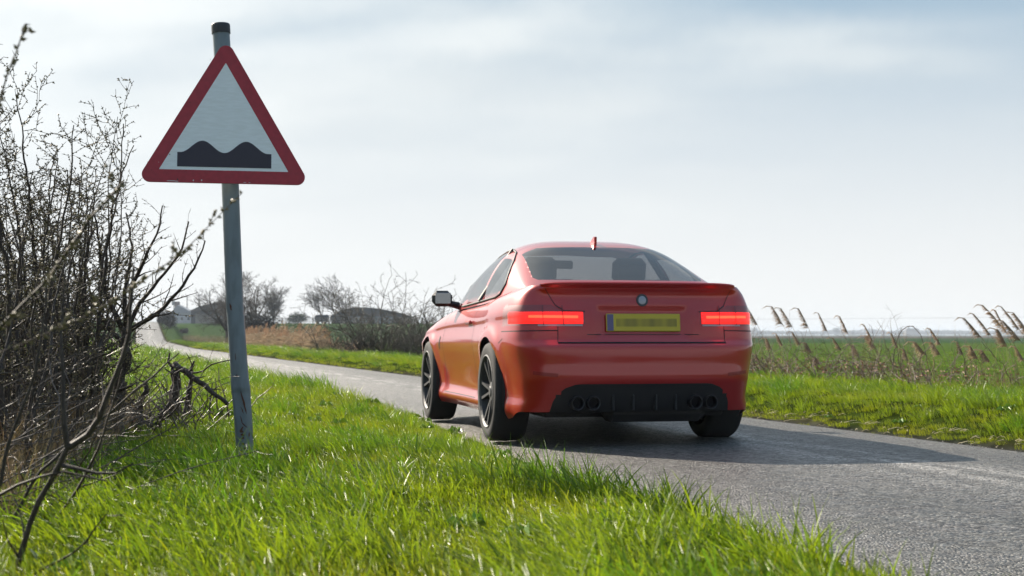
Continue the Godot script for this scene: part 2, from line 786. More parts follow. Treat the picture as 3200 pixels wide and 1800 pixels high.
# a bare tree: a tapering trunk that divides, and a crown of twigs
func bare_tree(called: String, label: String, at: Vector3, h: float, w: float, seed_: int, trunks := 1, opt := {}) -> Node3D:
	var t := thing(called, label, "tree", at)
	var g := Branches.new()
	g.rng.seed = seed_
	g.levels = opt.get("levels", 4)
	g.step = h * 0.035
	g.every = h * opt.get("every", 0.055)
	g.wander = 0.30
	g.lift = opt.get("lift", 0.045)
	g.spread = opt.get("spread", 0.95)
	g.ratio = 0.60
	g.thin = 0.56
	g.min_r = opt.get("min_r", 0.009)
	g.sway = opt.get("sway", Vector3.ZERO)
	var crown := Branches.new()
	for k in trunks:
		var trunk := Buf.new()
		var a := g.rng.randf() * TAU_F
		var off := Vector3(cos(a), 0, sin(a)) * (0.0 if trunks == 1 else 0.35)
		var top: Vector3 = Vector3(off.x * 3.0, h * opt.get("fork", 0.30), off.z * 1.5) + g.sway * h * 0.25
		var r0: float = h * opt.get("girth", 0.028)
		var pts := PackedVector3Array()
		var rad := PackedFloat32Array()
		for s in 8:
			var f := s / 7.0
			pts.append(off.lerp(top, f) + Vector3(sin(f * 4.0 + k) * 0.03 * h * f, -0.25 if s == 0 else 0.0, cos(f * 3.0 + k) * 0.02 * h * f))
			rad.append(r0 * (1.35 if s == 0 else 1.0 - 0.35 * f))
		trunk.tube(pts, rad, 9)
		put("trunk", trunk, bark(opt.get("bark", "tree_bark"), opt.get("bark_color", lin(0.085, 0.070, 0.055))), t)
		var limbs: int = opt.get("limbs", 6)
		for s in limbs:
			var aa := TAU_F * (s + g.rng.randf() * 0.7) / limbs
			var f := lerpf(0.45, 1.0, float(s) / (limbs - 1))
			var o := pts[int(f * 6.99)].lerp(pts[mini(7, int(f * 6.99) + 1)], f * 6.99 - int(f * 6.99))
			var out := Vector3(cos(aa) * w / h, 0.55 + 0.5 * f, sin(aa) * w / h) + g.sway
			g.grow(o, out.normalized(), h * (0.42 + 0.26 * f), r0 * 0.5, 1)
		g.grow(top, (Vector3(0.1, 1.0, 0.05) + g.sway).normalized(), h * 0.62, r0 * 0.6, 1)
	put("crown", g.wood, bark(opt.get("bark", "tree_bark"), lin(0.085, 0.070, 0.055)), t)
	return t


# leaf-sized faces strewn through a crown that is wider than high
func leafy(b: Buf, r: RandomNumberGenerator, o: Vector3, size: Vector3, count: int, leaf: float) -> void:
	for k in count:
		var p := Vector3(r.randfn(0, 0.42), r.randfn(0, 0.40), r.randfn(0, 0.42))
		if p.length() > 1.05:
			p = p.normalized() * r.randf_range(0.7, 1.05)
		p = o + Vector3(p.x * size.x, absf(p.y) * size.y if p.y < -0.5 else p.y * size.y, p.z * size.z)
		var u := Vector3(r.randf_range(-1, 1), r.randf_range(-1, 1), r.randf_range(-1, 1)).normalized()
		var w := u.cross(Vector3(r.randf_range(-1, 1), r.randf_range(-1, 1), 0.3)).normalized()
		var s := leaf * r.randf_range(0.6, 1.4)
		b.face(p - u * s, p + w * s * 0.6, p + u * s, p - w * s * 0.6)


func bush(called: String, label: String, at: Vector3, size: Vector3, count: int, leaf: float, m: Material, seed_: int, twigs := 10) -> Node3D:
	var t := thing(called, label, "bush", at)
	var r := RandomNumberGenerator.new()
	r.seed = seed_
	var b := Buf.new()
	var lumps := 7
	for k in lumps:
		var a := TAU_F * k / lumps
		leafy(b, r, Vector3(cos(a) * size.x * 0.45, size.y * r.randf_range(0.40, 0.75), sin(a) * size.z * 0.45), size * Vector3(0.55, 0.48, 0.55) * r.randf_range(0.7, 1.1), count / lumps, leaf)
	tag(put("foliage", b, m, t, false), "", "", "", "stuff")
	var g := Branches.new()
	g.rng.seed = seed_ + 1
	g.levels = 2
	g.step = size.y * 0.12
	g.every = size.y * 0.22
	g.min_r = leaf * 0.10
	for k in twigs:
		var a := TAU_F * k / twigs
		g.grow(Vector3(cos(a) * size.x * 0.2, -0.1, sin(a) * size.z * 0.2), Vector3(cos(a) * 0.6 * size.x / size.y, 1, sin(a) * 0.6), size.y * r.randf_range(0.7, 1.15), size.y * 0.02, 0)
	put("stems", g.wood, bark("tree_bark", lin(0.085, 0.070, 0.055)), t)
	return t


# ---------------------------------------------------------------- what stands far off
func far_country() -> void:
	var wood := mat("far_foliage", lin(0.040, 0.044, 0.034), 0.95)
	var evergreen := mat("evergreen", lin(0.03, 0.045, 0.025), 0.95)
	var r := RandomNumberGenerator.new()
	r.seed = 77
	# the long hedge and wood line on the skyline, that no one could count
	var b := Buf.new()
	var x := -900.0
	while x < 1500.0:
		var z := -2100.0 - 160.0 * sin(x * 0.004)
		var h := 6.0 + 5.0 * maxf(0.0, broad.get_noise_2d(x * 0.03, 4.0)) + 3.0 * maxf(0.0, broad.get_noise_2d(x * 0.12, 9.0))
		leafy(b, r, Vector3(x, h * 0.45, z), Vector3(9.0, h * 0.60, 5.0), 230, 1.15)
		x += 8.0
	x = -700.0
	while x < 1200.0:
		var z := -1500.0 + 70.0 * sin(x * 0.011)
		if broad.get_noise_2d(x * 0.02, 40.0) > 0.0:
			leafy(b, r, Vector3(x, 1.2, z), Vector3(8.0, 2.2, 3.0), 50, 0.6)
		x += 8.0
	tag(put("distant_woodland", b, wood, null, false), "", "", "", "stuff")

	var spots := [
		[640.0, -1750.0, 13.0, 9.0, "lone rounded bare tree right of the conifers on the far skyline"],
		[395.0, -1800.0, 10.0, 12.0, "wide pale tree on the far skyline left of the conifers"],
		[312.0, -1900.0, 11.0, 13.0, "broad hazy tree on the far skyline behind the first arched bramble"],
		[520.0, -1500.0, 8.0, 7.0, "small bushy tree on the far skyline at the right edge of the photo"],
		[205.0, -1650.0, 9.5, 12.0, "hazy low tree on the far skyline just right of the red car"]]
	for k in spots.size():
		var s: Array = spots[k]
		var t := thing("distant_tree", s[4], "tree", Vector3(s[0], -0.4, s[1]), "trees on the far skyline")
		var crown := Buf.new()
		leafy(crown, r, Vector3(0, s[2] * 0.60, 0), Vector3(s[3] * 0.5, s[2] * 0.40, s[3] * 0.5), 420, 0.55)
		put("crown", crown, wood, t, false)
		var trunk := Buf.new()
		trunk.tube(PackedVector3Array([Vector3(0, -0.5, 0), Vector3(0.1, s[2] * 0.3, 0), Vector3(0, s[2] * 0.6, 0)]), PackedFloat32Array([0.5, 0.4, 0.2]), 6)
		put("trunk", trunk, bark("tree_bark", lin(0.085, 0.070, 0.055)), t)

	var house := thing("distant_house", "tiny grey house on the far skyline beside dark conifers", "house", Vector3(486, -0.4, -1800))
	var hb := Buf.new()
	hb.box(Transform3D(Basis(), Vector3(0, 2.6, 0)), Vector3(17, 5.2, 9))
	put("wall", hb, mat("far_wall", lin(0.20, 0.18, 0.16), 0.9), house, false)
	var hr := Buf.new()
	hr.prism(Transform3D(Basis(), Vector3(0, 5.2, 0)), PackedVector2Array([Vector2(-9, 0), Vector2(9, 0), Vector2(6, 3.4), Vector2(-6, 3.4)]), -4.8, 4.8)
	put("roof", hr, mat("far_roof", lin(0.09, 0.075, 0.07), 0.9), house, false)
	for k in 2:
		var t := thing("conifer", ["tall dark conifer behind the tiny grey house on the far skyline", "shorter dark conifer left of the tiny grey house on the far skyline"][k], "tree", Vector3(484.0 - 9.0 * k, -0.4, -1806.0))
		var cone := Buf.new()
		for s in 9:
			leafy(cone, r, Vector3(0, 1.5 + s * 1.25 * (1.0 - 0.25 * k), 0), Vector3(3.0 - s * 0.28, 1.0, 3.0 - s * 0.28), 60, 0.5)
		put("crown", cone, evergreen, t, false)
		var tk := Buf.new()
		tk.tube(PackedVector3Array([Vector3(0, -0.5, 0), Vector3(0, 9, 0)]), PackedFloat32Array([0.35, 0.15]), 6)
		put("trunk", tk, bark("tree_bark", lin(0.085, 0.070, 0.055)), t)

	# overhead wire across the fields, and the poles that carry it
	var wire_m := mat("wire", lin(0.03, 0.03, 0.03), 0.6)
	var ends := [Vector3(-13, 5.9, -476), Vector3(196, 6.5, -420)]
	var w := Buf.new()
	var pts := PackedVector3Array()
	var rad := PackedFloat32Array()
	for s in 31:
		var f := s / 30.0
		pts.append(ends[0].lerp(ends[1], f) - Vector3(0, 0.7 * 4.0 * f * (1.0 - f), 0))
		rad.append(0.03)
	w.tube(pts, rad, 4)
	tag(put("overhead_wire", w, wire_m), "thin overhead wire crossing the pale sky above the reeds at right", "wire")
	for k in 2:
		var t := thing("wire_pole", ["wooden pole holding the overhead wire, far behind the red car", "wooden pole holding the overhead wire, beyond the right edge of the fields"][k], "utility pole", Vector3(ends[k].x, -0.6, ends[k].z))
		var pb := Buf.new()
		pb.tube(PackedVector3Array([Vector3.ZERO, Vector3(0, ends[k].y + 0.6, 0)]), PackedFloat32Array([0.15, 0.11]), 8)
		put("pole", pb, bark("pole_wood", lin(0.07, 0.06, 0.05)), t)
		var ib := Buf.new()
		ib.lathe(Transform3D(Basis(), Vector3(0, ends[k].y + 0.62, 0)), PackedVector2Array([Vector2(0.02, -0.06), Vector2(0.08, -0.04), Vector2(0.08, 0.04), Vector2(0.02, 0.06)]), 8)
		put("insulator", ib, mat("grey_metal", lin(0.12, 0.13, 0.14), 0.5), t)


# ---------------------------------------------------------------- the farm on the bank
func plank_wall(parent: Node, w: float, h: float, at: Transform3D, m: Material, n: int) -> void:
	for k in n:
		var b := Buf.new()
		b.box(at * Transform3D(Basis(), Vector3(-w * 0.5 + w * (k + 0.5) / n, h * 0.5, 0.0)), Vector3(w / n * 0.93, h, 0.10 + 0.03 * (k % 3)))
		put("panel", b, m, parent, false)


func farm() -> void:
	var dark := mat("barn_cladding", lin(0.055, 0.055, 0.058), 0.8)
	var teal := mat("barn_sheet", lin(0.10, 0.15, 0.18), 0.6)
	var pale := mat("pale_render", lin(0.32, 0.33, 0.345), 0.85)
	var roof_m := mat("sheet_roof", lin(0.10, 0.095, 0.09), 0.75)
	var timber := mat("grey_timber", lin(0.20, 0.18, 0.15), 0.9)

	# low barn with a bowed roof, right of the three leaning trees
	var bx := -31.0
	var bz := -330.0
	var barn := thing("farm_barn", "long low barn with a bowed grey roof behind the bare bush", "barn", Vector3(bx, height(bx, bz) - 0.3, bz))
	var wall := Buf.new()
	wall.box(Transform3D(Basis(), Vector3(0, 1.0, 0)), Vector3(17.0, 2.0, 9.0))
	put("wall", wall, dark, barn, false)
	plank_wall(barn, 5.6, 1.35, Transform3D(Basis(), Vector3(-3.6, 0.55, 4.56)), mat("dull_panel", lin(0.17, 0.19, 0.20), 0.8), 4)
	plank_wall(barn, 4.4, 1.6, Transform3D(Basis(), Vector3(2.6, 0.30, 4.56)), teal, 4)
	var arc := PackedVector2Array()
	for k in 15:
		var f := k / 14.0
		arc.append(Vector2(lerpf(-8.9, 8.9, f), 1.95 + 2.0 * pow(sin(PI * pow(f, 0.72)), 0.9)))
	for k in 15:
		var q := arc[14 - k]
		arc.append(Vector2(q.x, q.y - 0.25))
	var rb := Buf.new()
	rb.prism(Transform3D(), arc, -4.9, 4.9)
	put("roof", rb, roof_m, barn, false)
	var gable := PackedVector2Array()
	for k in 15:
		gable.append(arc[k] * Vector2(0.95, 1) - Vector2(0, 0.2))
	var gb := Buf.new()
	gable.append(Vector2(8.3, 1.6))
	gable.append(Vector2(-8.3, 1.6))
	gb.prism(Transform3D(), gable, -4.4, 4.4)
	put("gable_wall", gb, dark, barn, false)

	# dark gabled barn behind the big bare tree
	bx = -68.6
	bz = -345.0
	var barn2 := thing("farm_barn", "dark pitched roof barn half hidden by the large bare tree", "barn", Vector3(bx, height(bx, bz) - 0.3, bz))
	var wb := Buf.new()
	wb.box(Transform3D(Basis(), Vector3(0, 1.6, 0)), Vector3(10.6, 3.4, 9.0))
	put("wall", wb, dark, barn2, false)
	var r2 := Buf.new()
	r2.prism(Transform3D(), PackedVector2Array([Vector2(-5.7, 3.2), Vector2(5.7, 3.2), Vector2(5.2, 5.0), Vector2(1.2, 5.4), Vector2(-3.4, 4.2)]), -4.8, 4.8)
	put("roof", r2, mat("barn_roof", lin(0.085, 0.075, 0.068), 0.8), barn2, false)
	plank_wall(barn2, 5.0, 2.2, Transform3D(Basis(), Vector3(-1.8, 0.3, 4.55)), timber, 5)

	# white farmhouse at the end of the lane
	bx = -99.6
	bz = -450.0
	var ho := thing("farmhouse", "white farmhouse with one chimney on the bank beside the lane", "house", Vector3(bx, height(bx, bz) - 0.3, bz))
	var hw := Buf.new()
	hw.box(Transform3D(Basis(), Vector3(0, 1.7, 0)), Vector3(6.6, 3.4, 6.0))
	put("wall", hw, pale, ho, false)
	var hr := Buf.new()
	hr.prism(Transform3D(), PackedVector2Array([Vector2(-3.7, 3.35), Vector2(3.7, 3.35), Vector2(-1.5, 5.9)]), -3.3, 3.2)
	var hroof := put("roof", hr, mat("slate_roof", lin(0.22, 0.23, 0.25), 0.6), ho, false)
	var ch := Buf.new()
	ch.box(Transform3D(Basis(), Vector3(-2.2, 6.0, 0)), Vector3(1.3, 2.0, 1.2))
	put("chimney", ch, mat("chimney_brick", lin(0.13, 0.085, 0.07), 0.9), hroof, false)
	for k in 3:
		var wn := Buf.new()
		wn.box(Transform3D(Basis(), Vector3(-2.1 + 2.0 * k, 1.8, 3.02)), Vector3(1.0, 1.2, 0.08))
		var win := put("window", wn, mat("window_frame", lin(0.5, 0.5, 0.5), 0.6), ho, false)
		var pn := Buf.new()
		pn.box(Transform3D(Basis(), Vector3(-2.1 + 2.0 * k, 1.8, 3.065)), Vector3(0.8, 1.0, 0.03))
		put("pane", pn, mat("dark_pane", lin(0.03, 0.035, 0.04), 0.15), win, false)

	var bank_bush := mat("bare_hedge_leaf", lin(0.058, 0.050, 0.045), 0.95)
	bx = -44.4
	bz = -190.0
	bush("hedge_bush", "large grey brown bush between the lane and the white farmhouse", Vector3(bx, height(bx, bz) - 0.4, bz), Vector3(1.5, 2.5, 1.3), 5200, 0.075, bank_bush, 31)
	bush("hedge_bush", "small bush in front of the white farmhouse", Vector3(-43.0, height(-43, -194) - 0.2, -194), Vector3(0.75, 0.9, 0.6), 1500, 0.06, bank_bush, 32)
	bush("evergreen_bush", "dark green rounded bush on the bank between the small bare tree and the fence", Vector3(-36.0, height(-36, -248) - 0.3, -248), Vector3(2.0, 1.9, 1.6), 2200, 0.12, mat("ivy_green", lin(0.035, 0.06, 0.03), 0.8), 33)
	bush("hedge_bush", "dense dark bush under the right side of the large bare tree", Vector3(-20.8, -0.2, -118), Vector3(2.6, 2.6, 1.7), 5200, 0.085, bank_bush, 34)

	# bare trees
	bare_tree("bare_tree", "large spreading bare tree directly behind the sign pole on the left", Vector3(-22.4, -0.35, -116), 5.9, 5.0, 411, 1, {"limbs": 8, "girth": 0.03, "fork": 0.36, "levels": 4})
	bare_tree("bare_tree", "taller dark bare tree just right of the sign pole, half leafed", Vector3(-20.6, -0.3, -119), 5.5, 3.2, 412, 1, {"limbs": 6, "fork": 0.30, "levels": 4})
	bare_tree("bare_tree", "small rounded bare tree on the bank right of the sign pole", Vector3(-37.5, height(-37.5, -232) - 0.2, -232), 6.4, 4.2, 413, 1, {"limbs": 8, "fork": 0.22, "min_r": 0.016, "lift": 0.10})
	var lean := Vector3(-0.30, 0.0, 0.0)
	var three := ["left of the three leaning bare trees on the bank, lowest branches", "middle and tallest of the three wind leaning bare trees on the bank", "right of the three leaning bare trees on the bank"]
	for k in 3:
		var x: float = [-29.6, -27.6, -26.2][k]
		bare_tree("bare_tree", three[k], Vector3(x, height(x, -231.0) - 0.15, -231.0 - k), [6.0, 6.9, 5.4][k], [3.6, 3.6, 3.2][k], 420 + k, 1, {"limbs": 6, "fork": 0.42, "sway": lean if k < 2 else lean * 0.3, "min_r": 0.015, "girth": 0.022, "levels": 4, "every": 0.07})
	bare_tree("bare_tree", "hazy bare tree left of the lane far beyond the hedge", Vector3(-62, -0.3, -175), 7.5, 5.0, 431, 1, {"limbs": 7, "min_r": 0.013})
	bare_tree("bare_tree", "second hazy bare tree further left beyond the hedge", Vector3(-50, -0.3, -150), 6.0, 5.0, 432, 1, {"limbs": 7, "min_r": 0.012})
	bare_tree("bare_tree", "hazy bare tree nearest the left edge of the photo, beyond the hedge", Vector3(-52, -0.3, -140), 6.6, 4.0, 433, 1, {"limbs": 7, "min_r": 0.012})
	bush("hedge_bush", "dark distant bush left of the lane where it climbs the bank", Vector3(-101, height(-101, -330) - 0.2, -330), Vector3(3.4, 3.4, 2.4), 2600, 0.15, bank_bush, 36)

	# post and rail fence along the top of the bank
	var fence := thing("rail_fence", "pale wooden post and rail fence along the top of the green bank", "fence", Vector3.ZERO)
	var x0 := -47.0
	while x0 < -12.0:
		var p := Vector3(x0, height(x0, -238.0), -238.0)
		var pb := Buf.new()
		pb.box(Transform3D(Basis(), p + Vector3(0, 0.45, 0)), Vector3(0.16, 1.2, 0.16))
		put("post", pb, mat("fence_timber", lin(0.34, 0.31, 0.27), 0.9), fence, false)
		for k in 3:
			var rl := Buf.new()
			var e := Vector3(x0 + 2.5, height(x0 + 2.5, -238.0), -238.0)
			rl.tube(PackedVector3Array([p + Vector3(0.085, 0.35 + 0.3 * k, 0), e + Vector3(-0.085, 0.35 + 0.3 * k, 0)]), PackedFloat32Array([0.06, 0.06]), 4)
			put("rail", rl, mat("fence_timber", lin(0.34, 0.31, 0.27), 0.9), fence, false)
		x0 += 2.5
	# telegraph poles by the lane
	var poles := [[-112.5, -470.0, 8.2, false], [-109.0, -462.0, 7.6, false], [-106.5, -466.0, 9.4, true], [-100.6, -458.0, 9.0, false], [-98.0, -463.0, 9.6, true]]
	var says := ["leftmost telegraph pole above the grey bush", "second telegraph pole from the left above the grey bush", "telegraph pole carrying a transformer above the grey bush", "telegraph pole just left of the farmhouse chimney", "tallest telegraph pole beside the farmhouse chimney"]
	for k in poles.size():
		var s: Array = poles[k]
		var t := thing("telegraph_pole", says[k], "utility pole", Vector3(s[0], height(s[0], s[1]) - 0.3, s[1]), "telegraph poles by the lane")
		var pb := Buf.new()
		pb.tube(PackedVector3Array([Vector3.ZERO, Vector3(0, s[2], 0)]), PackedFloat32Array([0.17, 0.12]), 8)
		put("pole", pb, bark("pole_wood", lin(0.07, 0.06, 0.05)), t)
		var ab := Buf.new()
		ab.box(Transform3D(Basis(), Vector3(0, s[2] - 0.35, 0.16)), Vector3(2.0, 0.16, 0.12))
		put("crossarm", ab, bark("pole_wood", lin(0.07, 0.06, 0.05)), t, false)
		if k == 2:
			var tb := Buf.new()
			tb.box(Transform3D(Basis(), Vector3(0, s[2] - 2.6, 0.55)), Vector3(1.0, 1.2, 0.8), 0.08)
			put("transformer", tb, mat("grey_metal", lin(0.12, 0.13, 0.14), 0.5), t, false)
	# two dark parked trailers behind the fence
	for k in 2:
		var x: float = [-31.6, -29.0][k]
		var t := thing("livestock_trailer", ["dark trailer parked behind the fence, left of the pair", "dark trailer parked behind the fence, right of the pair"][k], "trailer", Vector3(x, height(x, -246.0), -246.0), "trailers behind the fence")
		var tb := Buf.new()
		tb.box(Transform3D(Basis(), Vector3(0, 1.0, 0)), Vector3(2.3, 1.1, 1.6), 0.2)
		put("body", tb, mat("trailer_dark", lin(0.035, 0.035, 0.04), 0.6), t, false)
		for s in [-0.6, 0.6]:
			var wb2 := Buf.new()
			wb2.lathe(Transform3D(Basis(Vector3.RIGHT, PI / 2), Vector3(s, 0.3, 0.75)), PackedVector2Array([Vector2(0.01, -0.1), Vector2(0.3, -0.1), Vector2(0.3, 0.1), Vector2(0.01, 0.1)]), 12)
			put("wheel", wb2, mat("rubber", lin(0.02, 0.02, 0.02), 0.9), t)


# ---------------------------------------------------------------- grass
# one tuft: blades that rise from near one root and bow with the wind
func tuft(r: RandomNumberGenerator, blades: int, radius: float, tall: float, wide: float, bow: float, segs := 4) -> ArrayMesh:
	var b := Buf.new()
	b.use_c = true
	var wind := Vector3(-0.75, 0, 0.20)
	for k in blades:
		var a := r.randf() * TAU_F
		var rr := sqrt(r.randf()) * radius
		var o := Vector3(cos(a) * rr, -0.02, sin(a) * rr)
		var l := tall * r.randf_range(0.45, 1.0)
		var face := r.randf() * TAU_F
		var out := (Vector3(cos(a), 0, sin(a)) * r.randf_range(0.0, 0.5) + Vector3(cos(face), 0, sin(face)) * 0.35 + wind * r.randf_range(0.2, 1.1)) * bow
		var d := (Vector3.UP + out * 0.30).normalized()
		var across := Vector3(sin(face), 0, -cos(face))
		var ww := wide * r.randf_range(0.6, 1.25)
		var shade := r.randf_range(0.72, 1.15)
		var dry := r.randf()
		var base := Color(0.80, 0.86, 0.75) * shade
		if dry > 0.955:
			base = Color(3.4, 1.35, 2.6) * 0.62
		elif dry > 0.83:
			base = Color(1.45, 1.12, 0.9) * shade
		base.a = 1.0
		var prev := -1
		var p := o
		for s in segs + 1:
			var f := float(s) / segs
			var w := ww * (1.0 - pow(f, 1.9)) * (0.75 + 0.5 * minf(f * 3.0, 0.5))
			var side := (across - d * across.dot(d)).normalized() * w * 0.5
			b.tint = base.lerp(base * Color(1.12, 1.10, 1.0, 1.0), f)
			if s == segs:
				var t := b.at(p)
				b.tri(prev, prev + 1, t)
			else:
				var q := b.at(p - side)
				b.at(p + side)
				if prev >= 0:
					b.quad(prev, q, q + 1, prev + 1)
				prev = q
			p += d * l / segs
			d = (d + out * (0.42 / segs * 2.2) + Vector3.DOWN * bow * 0.10 * f).normalized()
	return b.mesh(true)


func scatter(called: String, meshes: Array, m: Material, places: Array) -> void:
	# places: [Transform3D, Color]; shared out over the mesh variants, one object for the whole sward
	var lots := []
	for k in meshes.size():
		lots.append([])
	var r := RandomNumberGenerator.new()
	r.seed = 4
	for p in places:
		lots[r.randi() % meshes.size()].append(p)
	var top: Node3D = null
	for k in meshes.size():
		var lot: Array = lots[k]
		if lot.is_empty():
			continue
		var mm := MultiMesh.new()
		mm.transform_format = MultiMesh.TRANSFORM_3D
		mm.use_colors = true
		mm.mesh = meshes[k]
		mm.instance_count = lot.size()
		var buf := PackedFloat32Array()
		buf.resize(lot.size() * 16)
		var at := 0
		for p in lot:
			var t: Transform3D = p[0]
			var c: Color = p[1]
			for row in 3:
				buf[at] = t.basis.x[row]
				buf[at + 1] = t.basis.y[row]
				buf[at + 2] = t.basis.z[row]
				buf[at + 3] = t.origin[row]
				at += 4
			buf[at] = c.r
			buf[at + 1] = c.g
			buf[at + 2] = c.b
			buf[at + 3] = 1.0
			at += 4
		mm.buffer = buf
		var o := MultiMeshInstance3D.new()
		o.multimesh = mm
		o.material_override = m
		if top == null:
			o.name = numbered(called)
			add_child(o, true)
			top = o
		else:
			o.name = "%s_tufts_%03d" % [called, k]
			top.add_child(o, true)
		o.set_meta("kind", "stuff")


func leaf_mat(key: String, c: Color, back: float, rough: float, tint := Color(1, 1, 1)) -> StandardMaterial3D:
	var m := mat(key, c, rough)
	m.vertex_color_use_as_albedo = true
	m.backlight_enabled = true
	m.backlight = Color(tint.r * back, tint.g * back, tint.b * back)
	m.metallic_specular = 0.5
	return m


func grass() -> void:
	var r := RandomNumberGenerator.new()
	r.seed = 99
	var gm := leaf_mat("grass_blade", lin(0.265, 0.340, 0.015), 1.0, 0.42)
	var short := []
	var long := []
	var wide := []
	for k in 6:
		short.append(tuft(r, 50, 0.085, 0.105, 0.0044, 1.1, 4))
	for k in 6:
		long.append(tuft(r, 52, 0.080, 0.20, 0.0054, 1.9, 6))
	for k in 5:
		wide.append(tuft(r, 6, 0.06, 0.27, 0.0105, 2.9, 8))
	var a := []
	var b := []
	var c := []
	var q := 2.1
	while q < 92.0:
		var dq := 0.05 + q * 0.0095
		var width := 0.37 * q + 1.3
		var x0 := -width
		while x0 < width:
			var z := -(q + r.randf() * dq)
			var x := x0 + r.randf() * dq
			x0 += dq * (0.55 if q > 6.0 else 0.8)
			var d := road_side(x, z)
			var ad := absf(d)
			var rag := 0.10 * fine.get_noise_2d(x * 1.2, z * 1.2) + 0.05 * fine.get_noise_2d(x * 4.0, z * 4.0)
			if ad < ROAD_HALF + 0.03 + 0.6 * rag:
				continue
			var rel := d - ROAD_HALF - verge_width(z)
			if rel > 0.45 and (rel < 2.9 or q < 14.0 and rel > 8.0):
				continue
			if rel > 2.9 and r.randf() > 0.30:
				continue
			if d < -7.0 and r.randf() > 0.35:
				continue
			if q < 10.0 and x < -0.72 - 0.18 * q and r.randf() > 0.12:
				continue
			var p := on_ground(x, z)
			var lush := broad.get_noise_2d(x * 2.0 + 50.0, z * 2.0) + 0.6 * fine.get_noise_2d(x * 1.6, z * 1.6)
			var edge := smoothstep(0.0, 0.75, ad - ROAD_HALF)
			var far := clampf((q - 8.0) / 50.0, 0.0, 1.0)
			var s := (0.62 + 0.5 * edge) * r.randf_range(0.75, 1.2) * (1.0 + 0.55 * far)
			if d > 0.0:
				s *= 0.80 - 0.04 * smoothstep(0.3, 1.2, d - ROAD_HALF)
			s *= 1.0 + 0.04 * smoothstep(5.2, 3.0, q)
			if d < 0.0:
				s *= 1.0 - 0.35 * smoothstep(5.0, 6.2, q) * smoothstep(16.0, 10.0, q)
			var g := Color(1, 1, 1)
			var w := r.randf()
			g = Color(0.72 + 0.36 * w, 0.80 + 0.24 * w, 0.9)
			if lush > 0.18:
				g = g.lerp(Color(0.40, 0.66, 0.85), clampf((lush - 0.16) * 2.8, 0.0, 0.9))
				s *= 1.0 + 0.30 * clampf((lush - 0.2) * 2.0, 0.0, 1.0)
			elif lush < -0.2:
				g = g.lerp(Color(1.30, 1.02, 1.0), clampf((-lush - 0.2) * 2.0, 0.0, 0.7))
			if edge < 0.5 and d > 0.0:
				g = g.lerp(Color(1.35, 1.0, 1.2), 0.5 - edge * 0.8)
			if rel > 2.9:
				s *= 0.55
				g = Color(0.72, 0.84, 1.1)
			var basis := Basis(Vector3.UP, r.randf_range(-0.6, 0.6) + 1.6 * broad.get_noise_2d(x * 2.3, z * 2.3 + 80.0)).scaled(Vector3(s * (1.0 + far), s, s * (1.0 + far)))
			var t := Transform3D(basis, p)
			if lush + r.randf_range(-0.25, 0.25) > 0.12 and edge > 0.35 and rel < 2.9:
				b.append([t, g])
			else:
				a.append([t, g])
			if q < 11.0 and r.randf() < (0.055 if q < 5.5 else 0.02) and edge > 0.3 and d < 0.0:
				c.append([Transform3D(Basis(Vector3.UP, r.randf_range(-1.2, 1.2)).scaled(Vector3.ONE * r.randf_range(0.6, 1.05)), p), g.lerp(Color(0.8, 0.9, 1.0), 0.5)])
		q += dq
	scatter("verge_grass", short, gm, a)
	scatter("long_grass", long, gm, b)
	var wm := leaf_mat("broad_blade", lin(0.12, 0.215, 0.03), 0.62, 0.42)
	scatter("broad_leaved_grass", wide, wm, c)

	# low broad-leaved weeds among the grass
	var weed_shapes := []
	for k in 4:
		var wb := Buf.new()
		wb.use_c = true
		for j in 9:
			var an := TAU_F * j / 9.0 + r.randf() * 0.5
			var l := r.randf_range(0.05, 0.11)
			var u := Vector3(cos(an), 0, sin(an))
			var w := Vector3(-sin(an), 0, cos(an)) * l * 0.20
			wb.tint = Color(0.75, 0.95, 1.0).lerp(Color(1.1, 1.05, 0.9), r.randf())
			var p0 := Vector3(0, 0.03, 0)
			var p1 := u * l * 0.5 + Vector3(0, 0.05 + 0.03 * r.randf(), 0)
			var p2 := u * l + Vector3(0, 0.03, 0)
			wb.face(p0, p1 - w, p2, p1 + w)
		weed_shapes.append(wb.mesh(false))
	var weeds := []
	for k in 420:
		var z := -r.randf_range(2.9, 13.0)
		var d := -ROAD_HALF - r.randf_range(0.15, 3.2) if r.randf() < 0.8 else ROAD_HALF + r.randf_range(0.1, 1.5)
		var x := road_place(d, z)
		if broad.get_noise_2d(x * 2.5 + 20.0, z * 2.5) < 0.12:
			continue
		weeds.append([Transform3D(Basis(Vector3.UP, r.randf() * TAU_F).scaled(Vector3.ONE * r.randf_range(0.4, 0.85)), on_ground(x, z) + Vector3(0, 0.015, 0)), Color(1.1, 1.05, 0.75)])
	scatter("verge_weeds", weed_shapes, wm, weeds)

	# dry stalks and torn leaves along the far edge of the lane
	var straw := Buf.new()
	for k in 420:
		var z := -r.randf_range(3.5, 26.0)
		var d := (ROAD_HALF + r.randf_range(-0.03, 0.3)) * (1.0 if z < -8.0 or r.randf() < 0.3 else -1.0)
		var o := on_ground(road_place(d, z), z) + Vector3(0, 0.018, 0)
		var an := r.randf() * PI
		var l := r.randf_range(0.03, 0.15)
		var u := Vector3(cos(an), 0.1, sin(an)) * l
		straw.tube(PackedVector3Array([o, o + u * 0.5 + Vector3(0, 0.012, 0.008), o + u]), PackedFloat32Array([0.002, 0.0024, 0.001]), 3)
	tag(put("straw_litter", straw, mat("straw", lin(0.42, 0.36, 0.24), 0.8)), "", "", "", "stuff")


# ---------------------------------------------------------------- the hedge on the left
func shrub(called: String, label: String, at: Vector3) -> Node3D:
	return thing(called, label, "shrub", at)


